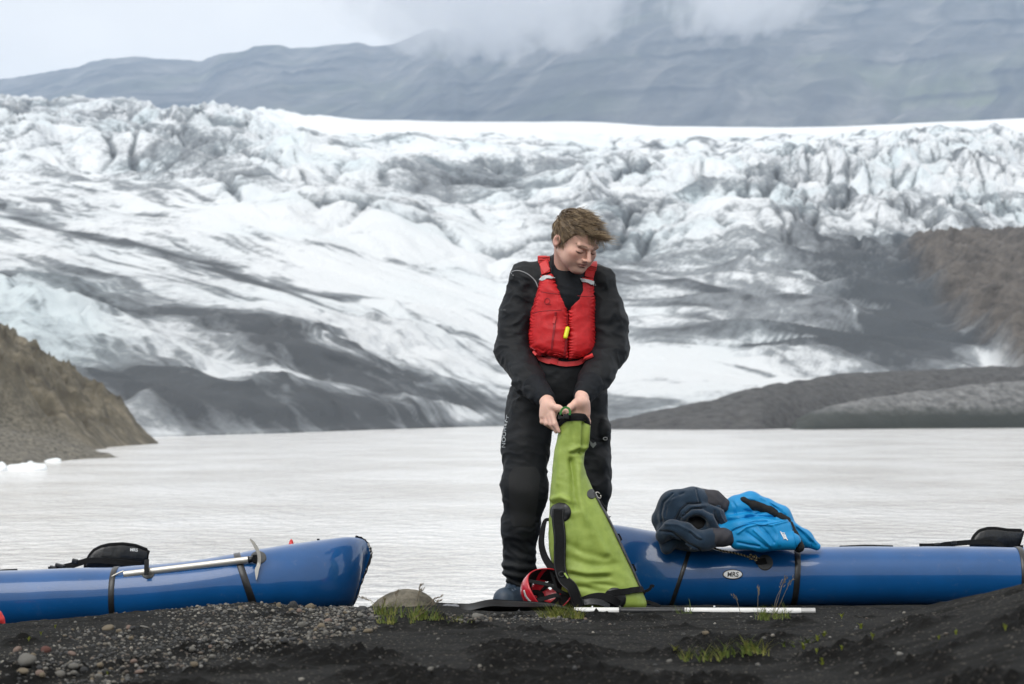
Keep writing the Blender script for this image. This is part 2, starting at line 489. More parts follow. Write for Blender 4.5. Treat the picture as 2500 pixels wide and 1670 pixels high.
rb.color_ramp.elements[1].position = 0.72; rb.color_ramp.elements[1].color = (0.21, 0.19, 0.17, 1)
n3 = node(t, 'ShaderNodeTexNoise', Scale=0.22, Detail=9.0, Roughness=0.72); L(tcn.outputs['Object'], n3.inputs['Vector'])
L(n3.outputs['Fac'], rb.inputs['Fac'])
mixd = t.nodes.new('ShaderNodeMix'); mixd.data_type = 'RGBA'
L(attr(t, 'debris').outputs['Fac'], mixd.inputs['Factor']); L(mixb.outputs['Result'], mixd.inputs['A']); L(rb.outputs['Color'], mixd.inputs['B'])
L(mixd.outputs['Result'], b.inputs['Base Color'])
b.inputs['Roughness'].default_value = 0.75
b.inputs['Specular IOR Level'].default_value = 0.25
bp = node(t, 'ShaderNodeBump', Strength=0.9, Distance=1.2); L(n1.outputs['Fac'], bp.inputs['Height']); L(bp.outputs[0], b.inputs['Normal'])
glacier = mesh_obj('glacier', np.stack([X, Y, zg], -1), grid_faces(NU, NV), m_gl, None, True,
                   {'dirt': dirt.ravel(), 'blue': blue.ravel(), 'debris': deb.ravel()})
tag(glacier, 'wide crevassed glacier tongue streaked with grey rock dust beyond the lake', 'glacier', kind='structure')

# ------------------------------------------------------------------ mountain behind the glacier
NU2, NV2 = 440, 200
u = np.concatenate([np.linspace(-.85, -.30, 31)[:-1], np.linspace(-.30, .30, NU2 - 60), np.linspace(.30, .85, 31)[1:]]); pxc = 1250 + u * FPX
rdg = np.interp(pxc, [-800, 0, 60, 190, 215, 280, 330, 400, 490, 530, 600, 622, 690, 712, 800, 880, 905, 960, 1000, 1040, 1065, 1088, 1115, 1140, 1180, 1260, 1400, 1600, 1900, 2500, 3300],
                [250, 195, 186, 164, 152, 141, 138, 145, 150, 132, 125, 112, 111, 119, 110, 103, 114, 108, 92, 74, 67, 78, 60, 76, 66, 30, -10, -40, -60, -75, -90])
Yr = np.interp(pxc, [-800, 0, 480, 560, 1000, 1400, 2500, 3300], [8600, 8500, 8300, 7700, 7500, 7300, 6900, 6700])
tt = np.linspace(0, 1.25, NV2)[:, None]
Y0 = 3600.0
Ym = Y0 + (Yr[None] - Y0) * tt
Xm = u[None] * Ym
zr = CZ + (HZ - rdg) / FPX * Yr
sh = np.where(tt < 1, 0.16 + 0.84 * np.power(np.clip(tt, 0, 1), 1.12), 1 - (tt - 1) * 1.8)
zm = zr[None] * sh
gx = Xm - Ym * 0.30 + 130 * fbm2(Xm / 600, Ym / 600, 3, 201)
gul = rid2(gx / 240.0, Ym / 3200.0, 5, 205, .58)
wgt = ss(0.0, 0.35, tt) * (1 - 0.92 * ss(0.86, 1.0, tt)) * ss(1.08, 1.0, tt)
zm = zm + wgt * (34 * gul + 45 * fbm2(Xm / 900, Ym / 1800, 3, 207))
strat = zm / 75.0 + 0.45 * fbm2(Xm / 460, Ym / 460, 3, 211) - Xm / 1400.0
terr = np.abs((strat % 1.0) - 0.5) * 2
zm = zm + wgt * 5 * ss(0.2, 0.9, terr)
zm = zm + ss(0.6, 1, tt) * ss(1.06, 1.0, tt) * 5.0 * fbm2(Xm / 40, Ym / 60, 3, 213)
mpx, mpy = px_of(Xm, Ym, zm)
green = ss(1500, 2400, mpx) * ss(150, 260, mpy) * ss(-.1, .5, fbm2(Xm / 260, Ym / 420, 4, 215)) + 0.45 * ss(0.0, .4, fbm2(Xm / 480, Ym / 480, 4, 217))
rock = ss(.5, .95, terr) * ss(-.1, .3, fbm2(Xm / 420, Ym / 420, 3, 219)) + .6 * ss(.25, .6, gul) + .55 * ss(.05, .4, fbm2(gx / 70, Ym / 1500, 4, 221))
m_mt = bpy.data.materials.new('mountain_rock'); m_mt.use_nodes = True
t = m_mt.node_tree; b = t.nodes['Principled BSDF']; L = t.links.new
tcn = node(t, 'ShaderNodeTexCoord')
n1 = node(t, 'ShaderNodeTexNoise', Scale=0.008, Detail=9.0, Roughness=0.65); L(tcn.outputs['Object'], n1.inputs['Vector'])
r1 = t.nodes.new('ShaderNodeValToRGB'); r1.color_ramp.elements[0].position = .3; r1.color_ramp.elements[1].position = .75
r1.color_ramp.elements[0].color = (0.055, 0.062, 0.072, 1); r1.color_ramp.elements[1].color = (0.23, 0.225, 0.22, 1)
L(n1.outputs['Fac'], r1.inputs['Fac'])
mg = t.nodes.new('ShaderNodeMix'); mg.data_type = 'RGBA'
L(math_n(t, 'MULTIPLY', attr(t, 'green').outputs['Fac'], 0.65, True), mg.inputs['Factor']); L(r1.outputs['Color'], mg.inputs['A']); mg.inputs['B'].default_value = (0.11, 0.145, 0.07, 1)
mr = t.nodes.new('ShaderNodeMix'); mr.data_type = 'RGBA'
L(math_n(t, 'MULTIPLY', attr(t, 'rock').outputs['Fac'], 0.7, True), mr.inputs['Factor']); L(mg.outputs['Result'], mr.inputs['A']); mr.inputs['B'].default_value = (0.022, 0.028, 0.040, 1)
L(mr.outputs['Result'], b.inputs['Base Color']); b.inputs['Roughness'].default_value = 0.9
mountain = mesh_obj('mountain', np.stack([Xm, Ym, zm], -1), grid_faces(NU2, NV2), m_mt, None, True, {'green': green.ravel(), 'rock': rock.ravel()})
tag(mountain, 'long blue-grey mountain ridge rising into cloud behind the glacier', 'mountain', kind='structure')

# ------------------------------------------------------------------ lake
def axis(parts):
    out = [np.array([parts[0][0]])]
    for a, b_, n in parts: out.append(np.linspace(a, b_, n + 1)[1:])
    return np.concatenate(out)
m_wt = bpy.data.materials.new('milky_lake_water'); m_wt.use_nodes = True
t = m_wt.node_tree; b = t.nodes['Principled BSDF']; L = t.links.new
geo = node(t, 'ShaderNodeNewGeometry')
m1 = node(t, 'ShaderNodeMapping'); m1.inputs['Scale'].default_value = (1.3, 0.9, 1.0); L(geo.outputs['Position'], m1.inputs['Vector'])
w1 = node(t, 'ShaderNodeTexNoise', Scale=3.0, Detail=5.0, Roughness=0.55); L(m1.outputs[0], w1.inputs['Vector'])
w2 = node(t, 'ShaderNodeTexNoise', Scale=0.16, Detail=4.0, Roughness=0.6); L(m1.outputs[0], w2.inputs['Vector'])
hh = math_n(t, 'ADD', math_n(t, 'MULTIPLY', w1.outputs['Fac'], 1.0), math_n(t, 'MULTIPLY', w2.outputs['Fac'], 1.0))
bp = node(t, 'ShaderNodeBump', Strength=1.0, Distance=0.24); L(hh, bp.inputs['Height']); L(bp.outputs[0], b.inputs['Normal'])
rw = t.nodes.new('ShaderNodeValToRGB'); rw.color_ramp.elements[0].color = (0.66, 0.645, 0.62, 1); rw.color_ramp.elements[1].color = (0.84, 0.84, 0.835, 1)
rw.color_ramp.elements[0].position = .36; rw.color_ramp.elements[1].position = .58
L(w2.outputs['Fac'], rw.inputs['Fac']); L(rw.outputs['Color'], b.inputs['Base Color'])
b.inputs['Roughness'].default_value = 0.13; b.inputs['IOR'].default_value = 1.33
xs = axis([(-4000, -300, 12), (-300, 300, 60), (300, 4000, 12)]); ys = axis([(8.5, 60, 40), (60, 400, 40), (400, 2400, 12)])
Xw, Yw = np.meshgrid(xs, ys)
lake = mesh_obj('lake_water', np.stack([Xw, Yw, np.full_like(Xw, WZ)], -1), grid_faces(len(xs), len(ys)), m_wt)
tag(lake, 'pale milky glacial lake with small wind ripples', 'lake', kind='structure')

# ------------------------------------------------------------------ black sand bank
def ground_z(x, y, detail=True):
    x = np.asarray(x, float); y = np.asarray(y, float)
    z = np.interp(y, [-4000, -50, 0, 4, 5.5, 7, 8, 9, 9.4, 9.95, 10.6, 11.5, 12.5, 15, 20, 40],
                  [60, .6, .20, .21, .19, .150, .104, .046, .020, -.004, -.060, -.15, -.25, -.55, -1.3, -4])
    z = z + np.interp(x, [-60, -4, -2.3, -2.0, -1.555, -1.05, -.567, 0, 60], [-.5, -.28, -.075, -.036, .005, .046, .022, .002, 0]) * ss(7.0, 8.8, y)
    z = z - .05 * ss(-.3, -.9, x) * ss(9.15, 9.6, y)
    z = z + 0.265 * ss(0, 1.3, x - 0.6 - .1 * (y - 6)) * ss(0, 2.2, 8.6 - y)
    z = z - 0.05 * ss(-.3, -1.4, x) * ss(8.2, 5.5, y)
    if detail:
        near = ss(0, 4, y) * ss(14, 10, y) * ss(6, 3, np.abs(x))
        z = z + near * 0.012 * fbm2(x / .45, y / .6, 4, 301)
        sandy = ss(-.55, -.15, x + .14 * (y - 7))            # right of the gravel: smooth blown sand
        z = z + near * 0.0035 * fbm2(x / .05, y / .05, 3, 305)
        # crumbled clods
        cl = ss(.12, .5, fbm2(x / .32, y / .42, 3, 311) + .25 * ss(6.9, 6.3, y) - .35 * ss(8.3, 9.0, y) - 0.2 * ss(.8, 1.3, x))
        z = z + near * cl * (0.012 + 0.045 * np.abs(fbm2(x / .045, y / .055, 3, 315)))
        # low wind-cut steps
        z = z + near * sandy * 0.008 * ss(.1, .35, rid2(x / 1.1 + .4 * y, y / .33, 2, 321))
        z = z + near * (1 - sandy) * 0.010 * np.abs(fbm2(x / .07, y / .09, 3, 331))
    return z
xs = axis([(-4000, -100, 10), (-100, -8, 14), (-8, -2.5, 22), (-2.5, 2.5, 390), (2.5, 8, 22), (8, 100, 14), (100, 4000, 10)])
ys = axis([(-4000, -60, 10), (-60, 0, 14), (0, 4.2, 16), (4.2, 9.6, 300), (9.6, 11.5, 50), (11.5, 22, 30), (22, 40, 6)])
Xg, Yg = np.meshgrid(xs, ys)
Zg = ground_z(Xg, Yg)
m_sd = bpy.data.materials.new('black_sand'); m_sd.use_nodes = True
t = m_sd.node_tree; b = t.nodes['Principled BSDF']; L = t.links.new
tcn = node(t, 'ShaderNodeTexCoord')
n1 = node(t, 'ShaderNodeTexNoise', Scale=3.2, Detail=8.0, Roughness=0.65); L(tcn.outputs['Object'], n1.inputs['Vector'])
n2 = node(t, 'ShaderNodeTexNoise', Scale=260.0, Detail=3.0, Roughness=0.7); L(tcn.outputs['Object'], n2.inputs['Vector'])
v2 = node(t, 'ShaderNodeTexVoronoi', Scale=170.0); L(tcn.outputs['Object'], v2.inputs['Vector'])
r1 = t.nodes.new('ShaderNodeValToRGB'); r1.color_ramp.elements[0].position = .3; r1.color_ramp.elements[1].position = .72
r1.color_ramp.elements[0].color = (0.0098, 0.0104, 0.0104, 1); r1.color_ramp.elements[1].color = (0.0225, 0.023, 0.0226, 1)
L(n1.outputs['Fac'], r1.inputs['Fac'])
r2 = t.nodes.new('ShaderNodeValToRGB'); r2.color_ramp.elements[0].position = .35; r2.color_ramp.elements[1].position = .8
r2.color_ramp.elements[0].color = (0.5, 0.5, 0.5, 1); r2.color_ramp.elements[1].color = (1.9, 1.85, 1.75, 1)
L(n2.outputs['Fac'], r2.inputs['Fac'])
mm = t.nodes.new('ShaderNodeMix'); mm.data_type = 'RGBA'; mm.blend_type = 'MULTIPLY'; mm.inputs['Factor'].default_value = 1.0
L(r1.outputs['Color'], mm.inputs['A']); L(r2.outputs['Color'], mm.inputs['B'])
sep = t.nodes.new('ShaderNodeSeparateColor'); L(v2.outputs['Color'], sep.inputs[0])
gr = math_n(t, 'MULTIPLY', math_n(t, 'GREATER_THAN', sep.outputs[0], 0.965), 0.55)
mgr = t.nodes.new('ShaderNodeMix'); mgr.data_type = 'RGBA'; L(gr, mgr.inputs['Factor']); L(mm.outputs['Result'], mgr.inputs['A']); mgr.inputs['B'].default_value = (0.20, 0.18, 0.155, 1)
mdp = t.nodes.new('ShaderNodeMix'); mdp.data_type = 'RGBA'; mdp.blend_type = 'MULTIPLY'; L(attr(t, 'damp').outputs['Fac'], mdp.inputs['Factor']); L(mgr.outputs['Result'], mdp.inputs['A']); mdp.inputs['B'].default_value = (.42, .42, .42, 1)
L(mdp.outputs['Result'], b.inputs['Base Color']); b.inputs['Roughness'].default_value = 0.95; b.inputs['Specular IOR Level'].default_value = 0.10
bp = node(t, 'ShaderNodeBump', Strength=0.7, Distance=0.006); L(n2.outputs['Fac'], bp.inputs['Height']); L(bp.outputs[0], b.inputs['Normal'])
damp = ss(.12, .40, fbm2(Xg / .32, Yg / .42, 3, 311) + .25 * ss(6.9, 6.3, Yg) - .35 * ss(8.3, 9.0, Yg) - 0.2 * ss(.8, 1.3, Xg)) + .6 * ss(.1, .4, fbm2(Xg / .5, Yg / .16, 4, 341))
ground = mesh_obj('ground', np.stack([Xg, Yg, Zg], -1), grid_faces(len(xs), len(ys)), m_sd, None, True, {'damp': np.clip(damp, 0, 1).ravel()})
tag(ground, 'black volcanic sand and gravel bank sloping to the lake', 'ground', kind='structure')

# ------------------------------------------------------------------ brown headland at the left, with its gravel foot
NUH, NVH = 280, 250
hx1 = np.linspace(-46, -9.5, NUH); hy1 = np.concatenate([np.linspace(48, 100, 190), np.linspace(100.6, 135, 60)])
HX, HY = np.meshgrid(hx1, hy1)
shore = np.interp(hy1, [48, 53, 54.5, 57, 60, 65.4, 67.2, 68.5, 70.5, 76, 81.8, 87.7, 92, 98.6, 104, 120, 135], [-13.5, -12.2, -11.7, -11.9, -11.9, -11.8, -11.3, -11.7, -12.1, -13.4, -14.6, -15.3, -15.2, -15.1, -16.0, -22, -30])
dsh = shore[:, None] - HX + .35 * fbm2(HX / 1.6, HY / 2.2, 3, 403)
rockm = ss(-1.5, 1.5, HY - 82 - 2.0 * fbm2(HX / 4, HY / 5, 2, 401) + .55 * (-14.5 - HX))
gz_h = WZ - .12 + .235 * np.clip(dsh, -3, 30) ** 1.0
rz_h = WZ - .2 + np.where(dsh > 0, .80 * np.clip(dsh, 0, 5.2) + .42 * np.clip(dsh - 5.2, 0, 14), .5 * np.clip(dsh, -3, 0))
ero = rid2(HX / 1.9 + .35 * HY + .5 * fbm2(HX, HY, 2, 402), HY / 5.5, 4, 405)
rz_h = rz_h + ss(.2, 2.2, dsh) * (.95 * ero + .75 * fbm2(HX / 1.6, HY / 2.0, 5, 407, .52) + .35 * (np.abs(fbm2(HX / .5, HY / .7, 3, 412)) * 2 - .4) - .30 + .45 * fbm2(HX / 3.5, HY / 4.5, 2, 408))
gz_h = gz_h + ss(.0, .8, dsh) * (.10 * fbm2(HX / .28, HY / .4, 3, 409) + .14 * fbm2(HX / 2.0, HY / 2.6, 3, 411))
hz = gz_h * (1 - rockm) + rz_h * rockm
hz -= .25 * ss(118, 135, HY) * np.clip(dsh, 0, 20)
m_hd = bpy.data.materials.new('headland_rock'); m_hd.use_nodes = True
t = m_hd.node_tree; b = t.nodes['Principled BSDF']; L = t.links.new
tcn = node(t, 'ShaderNodeTexCoord')
n1 = node(t, 'ShaderNodeTexNoise', Scale=0.8, Detail=8.0, Roughness=0.65); L(tcn.outputs['Object'], n1.inputs['Vector'])
n2 = node(t, 'ShaderNodeTexNoise', Scale=7.0, Detail=5.0, Roughness=0.7); L(tcn.outputs['Object'], n2.inputs['Vector'])
r1 = t.nodes.new('ShaderNodeValToRGB'); r1.color_ramp.elements[0].position = .33; r1.color_ramp.elements[1].position = .7
r1.color_ramp.elements[0].color = (0.062, 0.054, 0.042, 1); r1.color_ramp.elements[1].color = (0.27, 0.235, 0.175, 1)
x_ = r1.color_ramp.elements.new(.52); x_.color = (0.135, 0.120, 0.088, 1)
L(n1.outputs['Fac'], r1.inputs['Fac'])
r2 = t.nodes.new('ShaderNodeValToRGB'); r2.color_ramp.elements[0].position = .38; r2.color_ramp.elements[1].position = .68
r2.color_ramp.elements[0].color = (0.055, 0.052, 0.046, 1); r2.color_ramp.elements[1].color = (0.27, 0.25, 0.20, 1)
L(n2.outputs['Fac'], r2.inputs['Fac'])
mh = t.nodes.new('ShaderNodeMix'); mh.data_type = 'RGBA'; L(attr(t, 'rockm').outputs['Fac'], mh.inputs['Factor']); L(r2.outputs['Color'], mh.inputs['A']); L(r1.outputs['Color'], mh.inputs['B'])
L(mh.outputs['Result'], b.inputs['Base Color']); b.inputs['Roughness'].default_value = .9
bp = node(t, 'ShaderNodeBump', Strength=0.8, Distance=0.12); L(n2.outputs['Fac'], bp.inputs['Height']); L(bp.outputs[0], b.inputs['Normal'])
head_ = mesh_obj('headland', np.stack([HX, HY, hz], -1), grid_faces(NUH, NVH), m_hd, None, True, {'rockm': rockm.ravel()})
tag(head_, 'brown rocky headland with a gravel foot at the left of the lake', 'headland', kind='structure')

# ------------------------------------------------------------------ dark moraine bank and the long smooth grey-green ice bank at the right
def bank(name, pxs, top, foot, Yback, nz, seed, col_lo, col_hi, rough_amp, prof, label, band=None):
    nu, nv = 300, 50
    hp = np.linspace(pxs[0], pxs[-1], nu); ub = (hp - 1250) / FPX
    fy = np.interp(hp, pxs, foot); Yw_ = (CZ - WZ) * FPX / (fy - HZ)
    tp = np.interp(hp, pxs, top)
    s = np.linspace(0, 1, nv)[:, None]
    Yb_ = Yw_[None] + (Yback) * s
    ztop = CZ - (tp - HZ) / FPX * (Yw_ + Yback * prof)
    rise = np.where(s < prof, np.sin(np.clip(s / prof, 0, 1) * np.pi / 2) ** nz, np.cos(np.clip((s - prof) / (1 - prof), 0, 1) * np.pi / 2))
    zB = WZ - .5 + (ztop[None] - WZ + .5) * rise
    xB = ub[None] * Yb_
    zB = zB + rough_amp * ss(0.02, .3, rise) * fbm2(xB / 3.5, Yb_ / 5.0, 5, seed)
    m = bpy.data.materials.new(name + '_grit'); m.use_nodes = True
    t = m.node_tree; b = t.nodes['Principled BSDF']; L = t.links.new
    tcn = node(t, 'ShaderNodeTexCoord')
    mpn = node(t, 'ShaderNodeMapping'); mpn.inputs['Scale'].default_value = (1, .4, 2.0); L(tcn.outputs['Object'], mpn.inputs['Vector'])
    n1 = node(t, 'ShaderNodeTexNoise', Scale=1.1, Detail=8.0, Roughness=0.75); L(mpn.outputs[0], n1.inputs['Vector'])
    r1 = t.nodes.new('ShaderNodeValToRGB'); r1.color_ramp.elements[0].position = .36; r1.color_ramp.elements[1].position = .68
    r1.color_ramp.elements[0].color = (*col_lo, 1); r1.color_ramp.elements[1].color = (*col_hi, 1)
    L(n1.outputs['Fac'], r1.inputs['Fac'])
    out = r1.outputs['Color']
    if band:  # darker foot: the shadow along the waterline, put into the colour
        sp = node(t, 'ShaderNodeSeparateXYZ'); L(tcn.outputs['Object'], sp.inputs[0])
        mr_ = node(t, 'ShaderNodeMapRange'); mr_.inputs['From Min'].default_value = band[0]; mr_.inputs['From Max'].default_value = band[1]
        L(math_n(t, 'ADD', sp.outputs['Z'], math_n(t, 'MULTIPLY', math_n(t, 'SUBTRACT', n1.outputs['Fac'], .5), .8)), mr_.inputs['Value'])
        mx = t.nodes.new('ShaderNodeMix'); mx.data_type = 'RGBA'; L(mr_.outputs[0], mx.inputs['Factor'])
        mx.inputs['A'].default_value = (*band[2], 1); L(out, mx.inputs['B']); out = mx.outputs['Result']
    L(out, b.inputs['Base Color']); b.inputs['Roughness'].default_value = .85
    bp = node(t, 'ShaderNodeBump', Strength=0.8, Distance=0.3); L(n1.outputs['Fac'], bp.inputs['Height']); L(bp.outputs[0], b.inputs['Normal'])
    o = mesh_obj(name, np.stack([xB, Yb_, zB], -1), grid_faces(nu, nv), m)
    return tag(o, label, 'bank', kind='structure')

bank('moraine_bank', [1430, 1520, 1700, 1860, 1960, 2080, 2200, 2500, 3200], [1046, 1022, 985, 948, 930, 912, 908, 893, 870],
     [1049, 1050, 1050, 1049, 1045, 1042, 1041, 1040, 1039], 60, .75, 501, (0.028, 0.029, 0.031), (0.10, 0.10, 0.10), .55, .65,
     'black gravel moraine bank between glacier and lake at right')
bank('ice_bank', [1925, 1945, 1990, 2080, 2200, 2350, 2500, 2900, 3200], [1047, 1020, 1000, 978, 962, 945, 932, 918, 920],
     [1048, 1049, 1049, 1048, 1047, 1046, 1045, 1044, 1044], 16, .45, 511, (0.055, 0.057, 0.058), (0.26, 0.265, 0.265), .45, .6,
     'long low grey-green ice bank floating before the moraine', band=(.7, 1.7, (0.040, 0.047, 0.044)))

# ------------------------------------------------------------------ air
def box_mesh(name, lo, hi):
    mb = MB(); mb.box((np.array(lo) + np.array(hi)) / 2, np.array(hi) - np.array(lo))
    return mb.build(name, None, None, False)
HAZE = True
if HAZE:
    m_hz = bpy.data.materials.new('thin_air'); m_hz.use_nodes = True
    t = m_hz.node_tree; t.nodes.clear()
    mo = t.nodes.new('ShaderNodeOutputMaterial'); pv = t.nodes.new('ShaderNodeVolumePrincipled')
    pv.inputs['Color'].default_value = (0.60, 0.77, 1.0, 1); pv.inputs['Density'].default_value = 0.80e-4
    pv.inputs['Anisotropy'].default_value = 0.0
    t.links.new(pv.outputs[0], mo.inputs['Volume'])
    haze = box_mesh('haze', (-10500, -4200, -9), (10500, 11500, 1560))
    haze.data.materials.append(m_hz)
    tag(haze, 'thin blue air over the lake and glacier', 'haze', kind='stuff')
# ------------------------------------------------------------------ implicit surfaces
class S:
    """a smooth union of simple solids, meshed by surface nets"""
    def __init__(self): self.ops = []
    def cone(self, a, b, ra, rb, k=0.02, op='u'):
        a = np.array(a, float); b = np.array(b, float); ba = b - a; L2 = ba @ ba + 1e-12
        def f(p):
            q = p - a
            t = np.clip(q @ ba / L2, 0, 1)
            return np.linalg.norm(q - t[:, None] * ba, axis=1) - (ra + (rb - ra) * t)
        self.ops.append((op, k, f, (a + b) / 2, math.sqrt(L2) / 2 + max(ra, rb))); return self
    def chain(self, pts, rs, k=0.02, op='u'):
        for i in range(len(pts) - 1): self.cone(pts[i], pts[i + 1], rs[i], rs[i + 1], k, op)
        return self
    def ell(self, c, r, R=None, k=0.02, op='u'):
        c = np.array(c, float); r = np.array(r, float)
        def f(p):
            q = p - c
            if R is not None: q = q @ R          # columns of R are the axes
            k0 = np.linalg.norm(q / r, axis=1); k1 = np.linalg.norm(q / (r * r), axis=1) + 1e-9
            return k0 * (k0 - 1) / k1
        self.ops.append((op, k, f, c, r.max())); return self
    def fn(self, f, c, rad, k=0.01, op='u'):
        self.ops.append((op, k, f, np.array(c, float), rad)); return self
    def ev(self, p, cull=None):
        d = np.full(len(p), 1.0)
        for op, k, f, c, r in self.ops:
            if cull is not None and op != 'i':
                if np.linalg.norm(cull[0] - c) - r - cull[1] > k + 0.02: continue
            e = f(p)
            if op == 'u':
                h = np.maximum(k - np.abs(d - e), 0) / k
                d = np.minimum(d, e) - h * h * k * 0.25
            elif op == 's':
                h = np.maximum(k - np.abs(d + e), 0) / k
                d = np.maximum(d, -e) + h * h * k * 0.25
            else:
                h = np.maximum(k - np.abs(d - e), 0) / k
                d = np.maximum(d, e) + h * h * k * 0.25
        return d
    def mesh(self, h, disp=None, amp=0.0, lo=None, hi=None, B=12, zfine=None):
        """zfine: (list of height ranges kept fine, coarse step) for tall figures"""
        if lo is None:
            us = [o for o in self.ops if o[0] == 'u']
            lo = np.min([o[3] - o[4] for o in us], 0) - 4 * h - amp
            hi = np.max([o[3] + o[4] for o in us], 0) + 4 * h + amp
        lo = np.array(lo, float); hi = np.array(hi, float)
        ax = [lo[k] + h * np.arange(int(math.ceil((hi[k] - lo[k]) / h)) + 1) for k in range(3)]
        if zfine:
            z = [lo[2]]
            while z[-1] < hi[2]: z.append(z[-1] + (h if any(a <= z[-1] <= b_ for a, b_ in zfine[0]) else zfine[1]))
            ax[2] = np.array(z)
        for k in range(3):
            e = (-len(ax[k])) % B
            if e: ax[k] = np.r_[ax[k], ax[k][-1] + h * np.arange(1, e + 1)]
        n = [len(q) for q in ax]; nb = [q // B for q in n]
        D = np.full(n, 1.0, np.float32)
        bi = np.stack(np.meshgrid(*[np.arange(k) for k in nb], indexing='ij'), -1).reshape(-1, 3)
        b0 = np.stack([ax[k][bi[:, k] * B] for k in range(3)], 1); b1 = np.stack([ax[k][bi[:, k] * B + B - 1] for k in range(3)], 1)
        cen = (b0 + b1) / 2; hds = np.linalg.norm(b1 - b0, axis=1) / 2 + h
        dc = self.ev(cen)
        loc = np.stack(np.meshgrid(*[np.arange(B)] * 3, indexing='ij'), -1).reshape(-1, 3)
        for b_, c_, d_, hd_ in zip(bi, cen, dc, hds):
            s = tuple(slice(i * B, i * B + B) for i in b_)
            if abs(d_) > hd_ * 1.3 + amp + 0.006:
                D[s] = d_; continue
            q = b_ * B + loc
            p = np.stack([ax[0][q[:, 0]], ax[1][q[:, 1]], ax[2][q[:, 2]]], 1)
            e = self.ev(p, (c_, hd_))
            if disp is not None:
                nr_ = np.abs(e) < amp + 2 * h
                if nr_.any(): e[nr_] += disp(p[nr_])
            D[s] = e.reshape(B, B, B)
        V, F = nets(D, np.zeros(3), 1.0)
        return np.stack([np.interp(V[:, k], np.arange(n[k]), ax[k]) for k in range(3)], 1), F

def nets(D, lo, h):
    neg = D < 0
    cell = np.zeros(np.array(D.shape) - 1, np.int8)
    n = cell.shape
    for dx in (0, 1):
        for dy in (0, 1):
            for dz in (0, 1):
                cell += neg[dx:n[0] + dx, dy:n[1] + dy, dz:n[2] + dz]
    act = np.flatnonzero((cell.ravel() > 0) & (cell.ravel() < 8))
    I = np.stack(np.unravel_index(act, n), 1)
    acc = np.zeros((len(I), 3)); cnt = np.zeros(len(I))
    cor = [(x, y, z) for x in (0, 1) for y in (0, 1) for z in (0, 1)]
    val = {c: D[I[:, 0] + c[0], I[:, 1] + c[1], I[:, 2] + c[2]].astype(float) for c in cor}
    for c in cor:
        for ax in range(3):
            if c[ax]: continue
            c2 = list(c); c2[ax] = 1; c2 = tuple(c2)
            a, b_ = val[c], val[c2]
            x = (a < 0) != (b_ < 0)
            t = np.where(x, a / (a - b_ + 1e-20), 0)
            pt = np.tile(np.array(c, float), (len(I), 1)); pt[:, ax] = t
            acc[x] += pt[x]; cnt[x] += 1
    V = lo + (I + acc / np.maximum(cnt, 1)[:, None]) * h
    quads = []
    N = np.array(n)
    def idx(i): return np.searchsorted(act, np.ravel_multi_index(i.T, n))
    for ax in range(3):
        s0 = [slice(None)] * 3; s1 = [slice(None)] * 3
        s0[ax] = slice(0, -1); s1[ax] = slice(1, None)
        e = neg[tuple(s0)] != neg[tuple(s1)]
        q = np.argwhere(e)
        a1, a2 = (ax + 1) % 3, (ax + 2) % 3
        ok = (q[:, a1] > 0) & (q[:, a2] > 0) & (q[:, a1] < N[a1]) & (q[:, a2] < N[a2]) & (q[:, ax] < N[ax])
        q = q[ok]
        o1 = np.zeros(3, int); o1[a1] = 1; o2 = np.zeros(3, int); o2[a2] = 1
        f = np.stack([idx(q - o1 - o2), idx(q - o2), idx(q), idx(q - o1)], 1)
        flip = ~neg[q[:, 0], q[:, 1], q[:, 2]]
        f[flip] = f[flip][:, ::-1]
        quads.append(f)
    return V, np.concatenate(quads)

def lap(V, F, it=2, lam=0.5):
    """light smoothing"""
    V = V.copy()
    e = np.concatenate([F[:, [0, 1]], F[:, [1, 2]], F[:, [2, 3]], F[:, [3, 0]]])
    for _ in range(it):
        s = np.zeros_like(V); c = np.zeros(len(V))
        for k in range(3):
            s[:, k] = np.bincount(e[:, 0], V[e[:, 1], k], len(V)) + np.bincount(e[:, 1], V[e[:, 0], k], len(V))
        c = np.bincount(e[:, 0], minlength=len(V)) + np.bincount(e[:, 1], minlength=len(V))
        V += lam * (s / np.maximum(c, 1)[:, None] - V)
    return V

